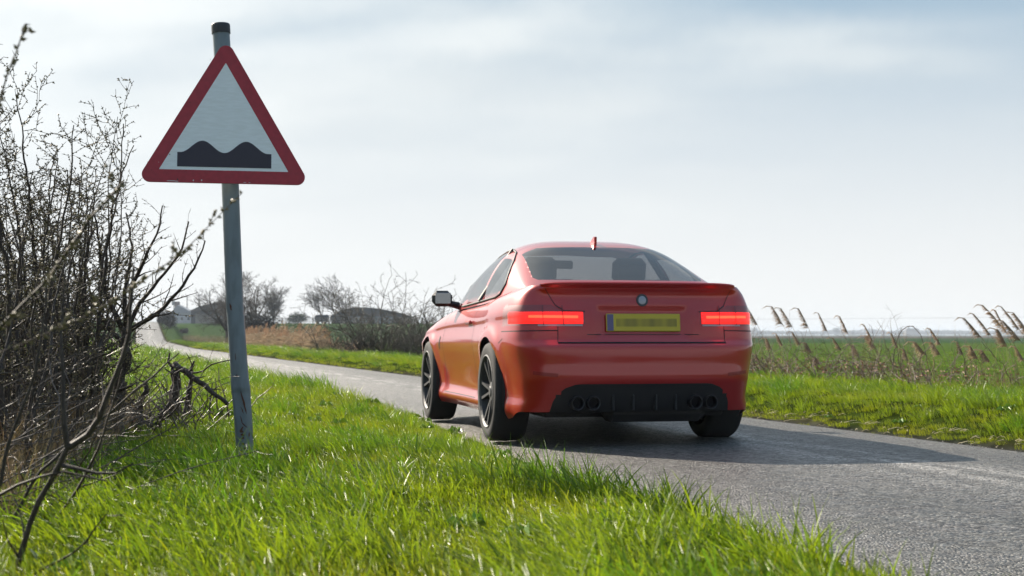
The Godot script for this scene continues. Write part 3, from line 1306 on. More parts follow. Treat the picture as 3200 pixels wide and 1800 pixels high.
func stem_set(root: Node3D, seed_: int, paths: Array, opt: Dictionary) -> void:
	# every path is one main stem with its own side shoots: a part of its own
	var buds := Buf.new()
	var bk: Material = bark("whip_bark", lin(0.065, 0.052, 0.045), 0.45) if opt.has("bark") else bark("thorn_bark", lin(0.062, 0.045, 0.034), 0.72)
	var k := 0
	for path in paths:
		var g := Branches.new()
		g.rng.seed = seed_ + k * 13
		g.levels = opt.get("levels", 3)
		g.every = opt.get("every", 0.13)
		g.step = opt.get("step", 0.045)
		g.wander = opt.get("wander", 0.34)
		g.lift = opt.get("lift", 0.03)
		g.spread = opt.get("spread", 0.95)
		g.ratio = opt.get("ratio", 0.46)
		g.thin = 0.50
		g.min_r = opt.get("min_r", 0.0011)
		g.thorn = opt.get("thorn", 0.016)
		g.bud_size = opt.get("bud", 0.0045)
		g.bud_every = opt.get("bud_every", 0.030)
		g.buds = buds
		var pts := PackedVector3Array()
		for p in path[0]:
			pts.append(Vector3(p[0], p[1], p[2]) - root.position)
		g.along(pts, path[1], path[2], opt.get("first", 0))
		put("stem", g.wood, bk, root)
		k += 1
	if buds.v.size():
		tag(put("buds", buds, mat("bud_scale", lin(0.15, 0.115, 0.045), 0.6), root, false), "", "", "", "stuff")


# upright stems from one stool, for the body of the hedge
func stool(root: Node3D, seed_: int, n: int, tall: float, wide: float, r0: float, opt: Dictionary) -> void:
	var r := RandomNumberGenerator.new()
	r.seed = seed_
	var paths := []
	for k in n:
		var a := TAU_F * (k + r.randf() * 0.6) / n
		var o := root.position + Vector3(cos(a) * 0.10, -0.06, sin(a) * 0.10)
		var h := tall * r.randf_range(0.72, 1.0)
		var out := Vector3(cos(a) * wide + opt.get("push", Vector3.ZERO).x, 0, sin(a) * wide) * r.randf_range(0.5, 1.0)
		var p := []
		for s in 6:
			var f := s / 5.0
			var q := o + out * pow(f, 1.2) + Vector3(r.randf_range(-1, 1) * 0.05 * f, h * f, r.randf_range(-1, 1) * 0.05 * f)
			p.append([q.x, q.y, q.z])
		paths.append([p, r0 * r.randf_range(0.7, 1.1), 0.0022])
	stem_set(root, seed_ + 500, paths, opt)


func hedge() -> void:
	# the small hawthorn whose limbs fan out to the right, beside the sign pole
	var s1 := shrub("hawthorn", "hawthorn with a forked dark trunk fanning thorny limbs towards the sign pole", on_ground(-1.93, -7.3))
	var trunk := [[-1.93, 0.10, -7.3], [-1.945, 0.40, -7.3], [-1.90, 0.60, -7.3], [-1.905, 0.74, -7.3]]
	stem_set(s1, 700, [[trunk, 0.034, 0.024]], {"levels": 2, "every": 0.30, "ratio": 0.35})
	stem_set(s1, 720, [
		[[[-1.90, 0.72, -7.3], [-1.82, 0.77, -7.28], [-1.72, 0.83, -7.26], [-1.62, 0.93, -7.24], [-1.53, 1.08, -7.22], [-1.50, 1.17, -7.22]], 0.014, 0.0035],
		[[[-1.90, 0.74, -7.3], [-1.84, 0.87, -7.32], [-1.74, 1.00, -7.33], [-1.64, 1.12, -7.32], [-1.60, 1.27, -7.31]], 0.014, 0.003],
		[[[-1.905, 0.74, -7.3], [-1.87, 0.92, -7.25], [-1.80, 1.08, -7.22], [-1.73, 1.20, -7.20], [-1.705, 1.34, -7.20]], 0.016, 0.003],
		[[[-1.905, 0.74, -7.3], [-1.92, 0.95, -7.34], [-1.89, 1.15, -7.36], [-1.93, 1.32, -7.38]], 0.016, 0.003],
		[[[-1.91, 0.72, -7.3], [-2.00, 0.92, -7.28], [-2.02, 1.12, -7.24], [-2.05, 1.35, -7.22]], 0.015, 0.003],
		[[[-1.91, 0.66, -7.3], [-2.05, 0.80, -7.36], [-2.18, 0.98, -7.40], [-2.22, 1.20, -7.42]], 0.013, 0.003]],
		{"every": 0.085, "ratio": 0.34, "thorn": 0.02, "first": 1, "levels": 3, "bud": 0.0065, "bud_every": 0.028, "spread": 0.8, "lift": 0.08})

	# taller stems behind it
	var base := {"levels": 3, "every": 0.085, "ratio": 0.42, "bud": 0.0085, "bud_every": 0.019, "spread": 1.05, "wander": 0.46, "lift": 0.05, "min_r": 0.0015, "push": Vector3(-0.12, 0, 0)}
	var names := [
		["tallest budding hawthorn of the hedge, its stems leaning left beside the forked one", -2.06, -6.9, 1.66, 0.36, 8],
		["tall budding hawthorn behind the tallest one, a little further left", -2.34, -7.5, 1.70, 0.40, 8],
		["budding hawthorn at the very left edge of the photo, behind the near branches", -1.98, -5.9, 1.46, 0.36, 7],
		["dense hawthorn stool at the back of the hedge behind the forked one", -2.45, -8.2, 1.45, 0.40, 8],
		["low hawthorn stool furthest back in the hedge, nearest the field", -2.95, -8.8, 1.40, 0.45, 7],
		["low dark hawthorn in front of the tallest one, among the dead stems", -2.00, -6.25, 1.15, 0.38, 8],
		["bushy hawthorn behind the left edge of the photo, beneath the near branches", -2.32, -6.5, 1.40, 0.40, 8],
		["half hidden low hawthorn among the dead stems at the left edge", -1.78, -5.1, 0.95, 0.34, 7]]
	for k in names.size():
		var s: Array = names[k]
		var o := shrub("hawthorn", s[0], on_ground(s[1], s[2]))
		stool(o, 800 + 37 * k, s[5], s[3], s[4], 0.017, base)
	# a few long whips that stand clear of the hedge top
	var whip := shrub("hawthorn_whip", "two slender whips rising straight above the forked hawthorn", on_ground(-1.99, -7.1))
	stem_set(whip, 960, [
		[[[-1.99, 0.12, -7.1], [-2.0, 0.6, -7.12], [-1.93, 1.05, -7.1], [-1.945, 1.40, -7.1], [-1.90, 1.76, -7.1]], 0.008, 0.0015],
		[[[-1.99, 0.12, -7.1], [-1.97, 0.6, -7.08], [-1.89, 1.05, -7.1], [-1.88, 1.35, -7.1], [-1.92, 1.62, -7.1]], 0.008, 0.0015]],
		{"levels": 1, "every": 0.20, "ratio": 0.12, "bud": 0.004})

	# the forked stem close to the camera, low at the left
	var s4 := shrub("blackthorn", "black forked blackthorn stem close to the camera at lower left", on_ground(-1.115, -3.3))
	stem_set(s4, 1000, [
		[[[-1.125, 0.10, -3.3], [-1.075, 0.288, -3.3], [-1.012, 0.412, -3.3], [-0.985, 0.47, -3.3]], 0.0080, 0.0062],
		[[[-0.99, 0.46, -3.3], [-1.0, 0.56, -3.3], [-1.01, 0.68, -3.31], [-1.005, 0.86, -3.33]], 0.0070, 0.002],
		[[[-0.985, 0.46, -3.3], [-0.93, 0.50, -3.3], [-0.885, 0.606, -3.3], [-0.855, 0.72, -3.3], [-0.845, 0.86, -3.3]], 0.0085, 0.003],
		[[[-1.0, 0.42, -3.3], [-0.92, 0.405, -3.28], [-0.885, 0.40, -3.27], [-0.832, 0.428, -3.26]], 0.0052, 0.002],
		[[[-1.18, 0.33, -3.28], [-1.10, 0.375, -3.28], [-1.0, 0.408, -3.3], [-0.90, 0.385, -3.3]], 0.0050, 0.0018],
		[[[-1.11, 0.16, -3.28], [-1.02, 0.20, -3.24], [-0.93, 0.25, -3.2], [-0.86, 0.33, -3.15]], 0.0045, 0.0015]],
		{"levels": 2, "every": 0.085, "ratio": 0.36, "thorn": 0.014, "bud": 0.0028, "bud_every": 0.05, "spread": 0.9, "min_r": 0.0008, "lift": 0.06})
	var s5 := shrub("blackthorn", "thin tangled blackthorn at the lower left corner, behind the forked stem", on_ground(-1.35, -3.9))
	stem_set(s5, 1040, [
		[[[-1.36, 0.10, -3.9], [-1.25, 0.34, -3.9], [-1.05, 0.52, -3.95], [-0.90, 0.66, -4.0]], 0.0065, 0.002],
		[[[-1.38, 0.10, -3.9], [-1.33, 0.40, -3.9], [-1.26, 0.62, -3.92], [-1.24, 0.88, -3.95]], 0.0075, 0.002],
		[[[-1.32, 0.10, -3.9], [-1.20, 0.22, -3.9], [-1.08, 0.40, -3.85], [-1.0, 0.62, -3.8]], 0.0065, 0.002],
		[[[-1.42, 0.10, -4.1], [-1.30, 0.25, -4.3], [-1.15, 0.36, -4.5], [-1.0, 0.46, -4.7]], 0.004, 0.0015]],
		{"levels": 2, "every": 0.075, "ratio": 0.40, "thorn": 0.014, "bud": 0.0028, "bud_every": 0.06, "min_r": 0.0009})
	var whips := shrub("bramble", "pale thin whips criss crossing the dead stems at lower left", on_ground(-1.5, -4.3))
	var wr := RandomNumberGenerator.new()
	wr.seed = 1080
	var crossing := []
	for k in 22:
		var z := wr.randf_range(-5.4, -3.6)
		var x := -0.345 * -z - wr.randf_range(-0.10, 0.35)
		var y := wr.randf_range(0.10, 0.45)
		var l := wr.randf_range(0.35, 0.75)
		var up := wr.randf_range(-0.1, 0.75)
		crossing.append([[[x, y, z], [x + l * 0.35, y + l * up * 0.4, z - 0.05], [x + l * 0.7, y + l * up * 0.75, z - 0.1], [x + l, y + l * up * 0.95, z - 0.12]], wr.randf_range(0.0022, 0.0042), 0.0012])
	stem_set(whips, 1085, crossing, {"levels": 1, "every": 0.10, "ratio": 0.28, "thorn": 0.012, "bud": 0.0025, "bud_every": 0.06, "min_r": 0.0009, "bark": "whip"})
	# the near branches with fat opening buds, soft in front of the lens
	var s6 := shrub("budding_blackthorn", "near blackthorn branch thick with opening buds, slanting up towards the sign", on_ground(-1.45, -2.7))
	stem_set(s6, 1100, [
		[[[-1.45, 0.10, -2.7], [-1.18, 0.45, -2.7], [-1.0, 0.655, -2.7], [-0.919, 0.735, -2.7], [-0.841, 0.82, -2.7], [-0.769, 0.925, -2.7], [-0.71, 0.99, -2.7]], 0.0062, 0.0022],
		[[[-1.18, 0.45, -2.7], [-1.04, 0.76, -2.62], [-0.95, 0.98, -2.6], [-0.89, 1.17, -2.6], [-0.86, 1.26, -2.6]], 0.0042, 0.0012],
		[[[-1.18, 0.45, -2.7], [-1.02, 0.80, -2.55], [-0.94, 0.93, -2.5], [-0.87, 1.02, -2.48]], 0.0060, 0.002],
		[[[-1.0, 0.655, -2.7], [-0.80, 0.74, -2.75], [-0.62, 0.87, -2.8], [-0.52, 0.985, -2.85]], 0.0022, 0.0008]],
		{"levels": 2, "first": 1, "every": 0.16, "ratio": 0.12, "thorn": 0.010, "bud": 0.0085, "bud_every": 0.0055, "spread": 0.9})

	# the broken stump and the felled limb propped on it
	var st := thing("broken_stump", "splintered dark hedge stump with a cut limb propped against the sign pole", "stump", on_ground(-2.05, -9.0))
	stem_set(st, 1200, [
		[[[-2.045, 0.08, -9.0], [-2.06, 0.30, -9.0], [-2.055, 0.44, -9.0], [-2.075, 0.52, -9.0], [-2.08, 0.60, -9.0]], 0.040, 0.006],
		[[[-2.02, 0.08, -9.0], [-2.03, 0.30, -8.97], [-2.035, 0.50, -8.95]], 0.028, 0.026],
		[[[-2.00, 0.08, -9.02], [-1.985, 0.30, -9.02], [-1.95, 0.48, -9.02], [-1.935, 0.55, -9.02]], 0.034, 0.006],
		[[[-2.04, 0.535, -8.95], [-1.92, 0.455, -8.9], [-1.80, 0.375, -8.85], [-1.69, 0.30, -8.8]], 0.020, 0.012],
		[[[-1.98, 0.47, -8.95], [-1.86, 0.49, -8.9], [-1.78, 0.54, -8.85], [-1.67, 0.56, -8.8]], 0.008, 0.003],
		[[[-1.95, 0.16, -8.9], [-1.84, 0.30, -8.88], [-1.76, 0.40, -8.85], [-1.68, 0.43, -8.85]], 0.006, 0.002],
		[[[-1.83, 0.10, -8.9], [-1.81, 0.30, -8.9], [-1.80, 0.42, -8.9]], 0.008, 0.003]],
		{"levels": 2, "every": 0.10, "ratio": 0.40, "thorn": 0.016, "bud": 0.0, "spread": 1.0, "lift": 0.02})
	var st2 := thing("broken_stump", "low dark stump bristling with splinters under the forked hawthorn", "stump", on_ground(-2.02, -8.0))
	stem_set(st2, 1260, [
		[[[-2.02, 0.08, -8.0], [-2.03, 0.26, -8.0], [-1.99, 0.40, -8.0], [-1.98, 0.46, -8.0]], 0.055, 0.010],
		[[[-2.08, 0.08, -7.9], [-2.10, 0.28, -7.9], [-2.06, 0.46, -7.9]], 0.050, 0.010],
		[[[-1.94, 0.08, -8.05], [-1.91, 0.24, -8.05], [-1.86, 0.34, -8.05]], 0.040, 0.008],
		[[[-1.99, 0.10, -7.95], [-1.93, 0.22, -7.9], [-1.82, 0.28, -7.9], [-1.75, 0.38, -7.9]], 0.014, 0.003]],
		{"levels": 3, "every": 0.075, "ratio": 0.45, "thorn": 0.018, "bud": 0.0, "spread": 1.1, "lift": 0.03})

	# the mat of dead stems, brambles and cut brushwood in the foot of the hedge
	var g := Branches.new()
	g.rng.seed = 1300
	g.levels = 2
	g.every = 0.13
	g.step = 0.06
	g.wander = 0.5
	g.lift = 0.0
	g.ratio = 0.5
	g.min_r = 0.0010
	g.thorn = 0.012
	for k in 330:
		var z := -g.rng.randf_range(4.2, 9.2)
		var x := -0.64 + 0.18 * z - g.rng.randf_range(0.0, 1.1)
		var o := on_ground(x, z)
		g.grow(o, Vector3(g.rng.randf_range(-0.8, 0.8), g.rng.randf_range(0.5, 1.4), g.rng.randf_range(-0.8, 0.8)), g.rng.randf_range(0.3, 0.75), 0.0040 * g.rng.randf_range(0.6, 1.3), 1)
	for k in 90:
		var z := -g.rng.randf_range(7.6, 9.2)
		var x := -2.02 + g.rng.randf_range(-0.22, 0.34)
		g.grow(on_ground(x, z), Vector3(g.rng.randf_range(-1.0, 1.0), g.rng.randf_range(0.3, 1.2), g.rng.randf_range(-0.8, 0.8)), g.rng.randf_range(0.15, 0.42), 0.0055 * g.rng.randf_range(0.6, 1.3), 1)
	tag(put("brushwood", g.wood, bark("dead_stem", lin(0.15, 0.115, 0.09), 0.45)), "", "", "", "stuff")
	var dry := []
	var r := RandomNumberGenerator.new()
	r.seed = 1400
	var dm := leaf_mat("dead_grass", lin(0.40, 0.30, 0.19), 0.6, 0.6)
	var dead := []
	for k in 4:
		dead.append(tuft(r, 26, 0.10, 0.34, 0.0028, 1.2, 4))
	for k in 1300:
		var z := -r.randf_range(3.9, 9.5)
		var x := -0.66 + 0.18 * z - r.randf_range(0.0, 1.3)
		var s := r.randf_range(0.6, 1.2)
		dry.append([Transform3D(Basis(Vector3.UP, r.randf() * TAU_F).scaled(Vector3.ONE * s), on_ground(x, z)), Color(0.75, 0.72, 0.7).lerp(Color(1.2, 1.1, 1.0), r.randf())])
	scatter("dead_undergrowth", dead, dm, dry)


# ---------------------------------------------------------------- reeds and brambles on the right
func reed(h: float, lean: float, plume: float, seed_: int) -> Node3D:
	var o := Node3D.new()
	var r := RandomNumberGenerator.new()
	r.seed = seed_
	var st := Buf.new()
	var pts := PackedVector3Array()
	var rad := PackedFloat32Array()
	for k in 9:
		var f := k / 8.0
		pts.append(Vector3(-lean * h * (0.62 * f + 0.38 * f * f * f), h * f, 0.02 * h * sin(f * 2.0 + seed_)))
		rad.append(lerpf(0.0036, 0.0016, f))
	var low := PackedVector3Array([Vector3(0.04, -0.75, 0)])
	low.append_array(pts)
	var lowr := PackedFloat32Array([0.0038])
	lowr.append_array(rad)
	st.tube(low, lowr, 4)
	var sm := mat("reed_stem", lin(0.22, 0.17, 0.105), 0.7)
	put("stem", st, sm, o)
	for k in 3:
		var a := r.randi_range(2, 5)
		var q := pts[a]
		var l := r.randf_range(0.16, 0.34)
		var side := Vector3(-r.randf_range(0.5, 1.0), r.randf_range(0.1, 0.6), r.randf_range(-0.4, 0.4)).normalized() * l
		var w := Vector3(0, 0.006, 0.004)
		st.face(q - w, q + w, q + side * 0.55 + w * 0.9, q + side * 0.55 - w * 0.9)
		st.face(q + side * 0.55 - w * 0.9, q + side * 0.55 + w * 0.9, q + side + Vector3(0, -l * 0.35, 0), q + side + Vector3(0, -l * 0.36, 0))
	if plume > 0.0:
		var pl := Buf.new()
		pl.use_c = true
		var n := 34
		for k in n:
			var f := lerpf(0.74, 1.0, float(k) / n)
			var a := f * 8.0
			var p := pts[int(a * 0.999)].lerp(pts[mini(8, int(a * 0.999) + 1)], a * 0.999 - int(a * 0.999))
			for s in 3:
				var l := plume * 0.42 * (1.0 - 0.62 * float(k) / n) * r.randf_range(0.45, 1.15)
				var e := p + Vector3(-l * r.randf_range(0.6, 1.0), -l * r.randf_range(-0.45, 0.38), l * r.randf_range(-0.4, 0.4))
				pl.tint = Color(1, 1, 1).lerp(Color(1.7, 1.6, 1.5), r.randf())
				pl.tube(PackedVector3Array([p, p.lerp(e, 0.5) + Vector3(0, l * 0.12, 0), e]), PackedFloat32Array([0.0016, 0.0038, 0.0008]), 3)
		var last := pts[8]
		pl.tube(PackedVector3Array([last, last + Vector3(-plume * 0.25, 0.01, 0), last + Vector3(-plume * 0.45, -plume * 0.10, 0)]), PackedFloat32Array([0.004, 0.007, 0.001]), 4)
		var pm := leaf_mat("reed_plume", lin(0.55, 0.44, 0.33), 1.0, 0.8)
		put("plume", pl, pm, o, false)
	return o


func roadside() -> void:
	var r := RandomNumberGenerator.new()
	r.seed = 500
	# tall stems that stand clear: where, height, lean, plume
	var tall := [
		[3.71, -20.89, 1.02, 0.37, "dry plumed reed, first from the left in the clump beside the red car"],
		[3.47, -20.50, 0.32, 0.35, "dry plumed reed, second from the left in the clump beside the red car"],
		[3.61, -20.18, 0.54, 0.32, "dry plumed reed, third from the left in the clump beside the red car"],
		[3.96, -20.32, 0.99, 0.39, "dry plumed reed, fourth from the left in the clump beside the red car"],
		[3.71, -19.50, 0.64, 0.31, "dry plumed reed, fifth from the left in the clump beside the red car"],
		[4.03, -19.97, 0.97, 0.39, "dry plumed reed, sixth from the left in the clump beside the red car"],
		[3.96, -19.46, 0.66, 0.35, "dry plumed reed, seventh from the left in the clump beside the red car"],
		[3.99, -18.98, 0.94, 0.34, "dry plumed reed, eighth from the left in the clump beside the red car"],
		[4.04, -19.35, 0.51, 0.34, "dry plumed reed, ninth from the left in the clump beside the red car"],
		[4.26, -19.27, 0.87, 0.36, "dry plumed reed, tenth from the left in the clump beside the red car"],
		[3.91, -18.45, 0.33, 0.29, "dry plumed reed, eleventh from the left in the clump beside the red car"],
		[4.23, -18.34, 0.54, 0.54, "dry plumed reed, first from the left in the middle by the arched brambles"],
		[4.43, -18.71, 0.85, 0.40, "dry plumed reed, second from the left in the middle by the arched brambles"],
		[4.29, -17.92, 0.46, 0.46, "dry plumed reed, third from the left in the middle by the arched brambles"],
		[4.50, -17.78, 0.74, 0.42, "dry plumed reed, fourth from the left in the middle by the arched brambles"],
		[4.55, -17.82, 0.61, 0.41, "dry plumed reed, fifth from the left in the middle by the arched brambles"],
		[4.54, -17.05, 0.61, 0.42, "dry plumed reed, sixth from the left in the middle by the arched brambles"],
		[4.64, -17.14, 0.42, 0.39, "dry plumed reed, seventh from the left in the middle by the arched brambles"],
		[4.72, -16.23, 0.55, 0.53, "dry plumed reed, eighth from the left in the middle by the arched brambles"],
		[4.98, -16.54, 0.69, 0.40, "dry plumed reed, ninth from the left in the middle by the arched brambles"],
		[4.89, -16.35, 0.54, 0.40, "dry plumed reed, tenth from the left in the middle by the arched brambles"],
		[5.05, -16.31, 0.51, 0.38, "dry plumed reed, first from the left in the clump at the right edge"],
		[5.18, -15.41, 0.80, 0.54, "dry plumed reed, second from the left in the clump at the right edge"],
		[4.93, -15.35, 0.48, 0.39, "dry plumed reed, third from the left in the clump at the right edge"],
		[5.24, -15.40, 0.81, 0.54, "dry plumed reed, fourth from the left in the clump at the right edge"],
		[5.06, -15.27, 0.45, 0.48, "dry plumed reed, fifth from the left in the clump at the right edge"],
		[5.33, -15.42, 0.85, 0.50, "dry plumed reed, sixth from the left in the clump at the right edge"],
		[5.56, -15.69, 0.96, 0.53, "dry plumed reed, seventh from the left in the clump at the right edge"],
		[5.18, -15.12, 0.64, 0.41, "dry plumed reed, eighth from the left in the clump at the right edge"],
		[5.52, -15.26, 0.89, 0.54, "dry plumed reed, ninth from the left in the clump at the right edge"],
		[5.34, -14.76, 0.76, 0.54, "dry plumed reed, tenth from the left in the clump at the right edge"],
		[5.14, -14.51, 0.48, 0.50, "dry plumed reed, eleventh from the left in the clump at the right edge"],
		[5.55, -15.13, 0.85, 0.43, "dry plumed reed, twelfth from the left in the clump at the right edge"],
		[5.61, -14.87, 0.81, 0.52, "dry plumed reed, thirteenth from the left in the clump at the right edge"],
		[5.51, -14.37, 0.92, 0.51, "dry plumed reed, fourteenth from the left in the clump at the right edge"],
		[5.35, -14.16, 0.67, 0.51, "dry plumed reed, fifteenth from the left in the clump at the right edge"]]
	for k in tall.size():
		var s: Array = tall[k]
		var o := reed(s[2], s[3], [0.30, 0.20, 0.26, 0.34, 0.17][k % 5], 60 + k)
		o.name = numbered("reed")
		o.position = Vector3(s[0], 0.10, s[1])
		o.rotation.y = r.randf_range(-0.7, 0.7)
		o.rotation.z = r.randf_range(-0.10, 0.08)
		add_child(o, true)
		tag(o, s[4], "reed", "dry reeds on the right verge")
	# the finer stalks among them
	var stalks := []
	var sm := leaf_mat("dry_stalk", lin(0.36, 0.285, 0.18), 0.5, 0.75)
	var shapes := []
	for k in 4:
		shapes.append(tuft(r, 14, 0.16, 0.85, 0.0048, 0.62, 5))
	for k in 5:
		shapes.append(tuft(r, 16, 0.16, 0.42, 0.0046, 1.1, 4))
	for k in 520:
		var z := -r.randf_range(12.0, 32.0)
		var d := ROAD_HALF + verge_width(z) + r.randf_range(-0.15, 1.2)
		var p := on_ground(road_place(d, z), z)
		stalks.append([Transform3D(Basis(Vector3.UP, r.randf_range(-0.6, 0.6)).scaled(Vector3.ONE * r.randf_range(0.55, 1.0)), p), Color(0.72, 0.66, 0.6).lerp(Color(1.25, 1.1, 1.0), r.randf())])
	scatter("dry_stalks", shapes, sm, stalks)

	# arched brambles
	var br := [
		[[[4.380, 0.020, -17.034], [4.380, 0.333, -17.034], [4.399, 0.601, -16.967], [4.438, 0.764, -16.836], [4.503, 0.805, -16.610], [4.549, 0.698, -16.452], [4.575, 0.487, -16.363], [4.604, 0.162, -16.261]], 0.007, "tall arched bramble cane bending over like a hoop above the field"],
		[[[3.720, 0.185, -19.310], [3.870, 0.337, -18.795], [4.064, 0.390, -18.123], [4.246, 0.311, -17.498], [4.415, 0.163, -16.914]], 0.006, "low arched bramble cane nearest the red car, lying over dead stems"],
		[[[3.993, 0.020, -18.368], [4.016, 0.365, -18.290], [4.083, 0.566, -18.059], [4.155, 0.633, -17.809], [4.212, 0.570, -17.614]], 0.005, "short curved bramble cane rising between reeds beside the red car"],
		[[[3.971, 0.293, -18.443], [4.194, 0.387, -17.677], [4.430, 0.328, -16.860], [4.646, 0.204, -16.116], [4.789, 0.020, -15.623]], 0.006, "long flat bramble cane running right across the foot of the tall arch"]]
	for k in br.size():
		var s: Array = br[k]
		var first: Array = s[0][0]
		var o := thing("bramble", s[2], "bramble", on_ground(first[0], first[2]))
		stem_set(o, 1500 + k * 31, [[s[0], s[1], s[1] * 0.5]], {"levels": 2, "every": 0.24, "ratio": 0.22, "thorn": 0.012, "bud": 0.0})
	var spray := thing("bare_sapling", "slim bare sapling top swaying above the tall arched bramble", "shrub", on_ground(4.44, -16.9))
	stem_set(spray, 1590, [[[[4.427, 0.020, -16.871], [4.427, 0.399, -16.871], [4.415, 0.746, -16.915], [4.376, 0.964, -17.047], [4.341, 1.063, -17.169]], 0.004, 0.001]], {"levels": 2, "every": 0.16, "ratio": 0.20, "bud": 0.004, "thorn": 0.0})
	# the heap of dead bramble at the back of the verge
	var g := Branches.new()
	g.rng.seed = 1600
	g.levels = 2
	g.every = 0.16
	g.step = 0.07
	g.wander = 0.6
	g.lift = -0.02
	g.ratio = 0.5
	g.min_r = 0.0014
	for k in 330:
		var z := -g.rng.randf_range(14.5, 23.5)
		var x := road_place(ROAD_HALF + verge_width(z) + g.rng.randf_range(-0.6, 0.35), z)
		g.grow(on_ground(x, z), Vector3(g.rng.randf_range(-1, 1), g.rng.randf_range(0.35, 1.1), g.rng.randf_range(-1, 1)), g.rng.randf_range(0.35, 0.85), 0.0058, 1)
	tag(put("dead_bramble", g.wood, bark("dead_stem_red", lin(0.22, 0.15, 0.115), 0.6)), "", "", "", "stuff")
	var lf := Buf.new()
	lf.use_c = true
	for k in 1500:
		var z := -g.rng.randf_range(14.5, 23.5)
		var x := road_place(ROAD_HALF + verge_width(z) + g.rng.randf_range(-0.6, 0.35), z)
		var p := on_ground(x, z) + Vector3(0, g.rng.randf_range(0.02, 0.26), 0)
		var u := g.any_side(Vector3.UP) * 0.018
		var w := g.any_side(Vector3.RIGHT) * 0.013
		lf.tint = Color(1, 1, 1).lerp(Color(1.2, 0.7, 0.5), g.rng.randf())
		lf.face(p - u, p + w, p + u, p - w)
	tag(put("withered_leaves", lf, leaf_mat("withered_leaf", lin(0.22, 0.13, 0.085), 0.5, 0.7), null, false), "", "", "", "stuff")

	# reed bed in the ditch further along
	var bed := []
	var bm := leaf_mat("reed_bed_stem", lin(0.56, 0.455, 0.34), 0.75, 0.75)
	var bs := []
	for k in 5:
		bs.append(reed_clump(r))
	for k in 820:
		var z := -r.randf_range(49.0, 76.0)
		var d := ROAD_HALF + r.randf_range(1.9, 3.9)
		var p := on_ground(road_place(d, z), z)
		var s := r.randf_range(0.46, 0.82)
		bed.append([Transform3D(Basis(Vector3.UP, r.randf_range(-0.5, 0.5)).scaled(Vector3(1, s, 1)), p), Color(0.8, 0.78, 0.76).lerp(Color(1.15, 1.1, 1.05), r.randf())])
	scatter("reed_bed", bs, bm, bed)
	var low := []
	for k in 900:
		var z := -r.randf_range(82.0, 150.0)
		var d := ROAD_HALF + r.randf_range(1.7, 4.4)
		var p := on_ground(road_place(d, z), z)
		low.append([Transform3D(Basis(Vector3.UP, r.randf() * TAU_F).scaled(Vector3(2.6, 1.9, 2.6)), p), Color(0.62, 0.6, 0.62).lerp(Color(0.9, 0.9, 0.85), r.randf())])
	scatter("dry_ditch_growth", shapes.slice(4), sm, low)

	# the bare bushes by the bend
	bare_bush("bare_bush", "large bare bush with arching twigs beside the lane, left of the red car", Vector3(-3.9, 0.05, -45.5), 2.5, 1.6, 2001, 26)
	bare_bush("bare_bush", "smaller bare bush between the large bare bush and the red car", Vector3(-2.35, 0.05, -44.0), 1.85, 1.1, 2002, 15)
	bare_bush("bare_bush", "thin brown bush at the right end of the reed bed", Vector3(-5.6, -0.1, -47.0), 1.45, 1.1, 2003, 9)


func reed_clump(r: RandomNumberGenerator) -> ArrayMesh:
	var b := Buf.new()
	b.use_c = true
	for k in 10:
		var a := r.randf() * TAU_F
		var o := Vector3(cos(a), 0, sin(a)) * 0.26 * sqrt(r.randf())
		var h := 1.05 + 0.60 * r.randf() * r.randf()
		var lean := r.randf_range(0.05, 0.26)
		b.tint = Color(0.70, 0.66, 0.64).lerp(Color(1.12, 1.06, 1.0), r.randf())
		var tip := o + Vector3(-lean * h, h, 0.05 * h)
		b.tube(PackedVector3Array([o, o + Vector3(-lean * h * 0.3, h * 0.5, 0.02), tip]), PackedFloat32Array([0.007, 0.006, 0.003]), 3, false)
		for s in 2:
			var f := r.randf_range(0.2, 0.7)
			var q := o.lerp(tip, f)
			var l := r.randf_range(0.15, 0.3)
			b.face(q, q + Vector3(-l * 0.5, l * 0.42, 0.01), q + Vector3(-l, l * 0.3, 0), q + Vector3(-l * 0.5, l * 0.36, -0.01))
		if r.randf() < 0.5:
			b.tint = Color(1.5, 1.6, 1.75) if r.randf() < 0.6 else Color(1.0, 0.8, 0.7)
			for s in 9:
				var f := s / 8.0
				var q := tip + Vector3(-0.06 * f, -0.10 + 0.22 * (1.0 - f), 0)
				b.tube(PackedVector3Array([q, q + Vector3(-r.randf_range(0.04, 0.10), r.randf_range(-0.05, 0.02), r.randf_range(-0.03, 0.03))]), PackedFloat32Array([0.013, 0.003]), 3, false)
	return b.mesh(false)


func bare_bush(called: String, label: String, at: Vector3, tall: float, wide: float, seed_: int, n: int) -> void:
	var t := thing(called, label, "bush", at)
	var g := Branches.new()
	g.rng.seed = seed_
	g.levels = 3
	g.step = 0.16
	g.every = 0.30
	g.wander = 0.36
	g.lift = 0.01
	g.ratio = 0.50
	g.thin = 0.55
	g.min_r = 0.0058
	g.bud_size = 0.014
	g.bud_every = 0.11
	for k in n:
		var a := TAU_F * (k + g.rng.randf()) / n
		g.grow(Vector3(cos(a) * 0.3 * wide, -0.15, sin(a) * 0.3), Vector3(cos(a) * wide / tall * 0.9, 1.0, sin(a) * 0.5), tall * g.rng.randf_range(0.8, 1.25), 0.020, 0)
	for k in n * 7:
		var a := TAU_F * g.rng.randf()
		g.grow(Vector3(cos(a) * g.rng.randf() * wide, -0.15, sin(a) * 0.5), Vector3(cos(a) * 0.4, 1.0, sin(a) * 0.4), tall * g.rng.randf_range(0.25, 0.60), 0.010, 1)
	put("stems", g.wood, bark("bush_bark", lin(0.12, 0.10, 0.072)), t)
	tag(put("buds", g.buds, mat("bush_bud", lin(0.11, 0.11, 0.035), 0.7), t, false), "", "", "", "stuff")


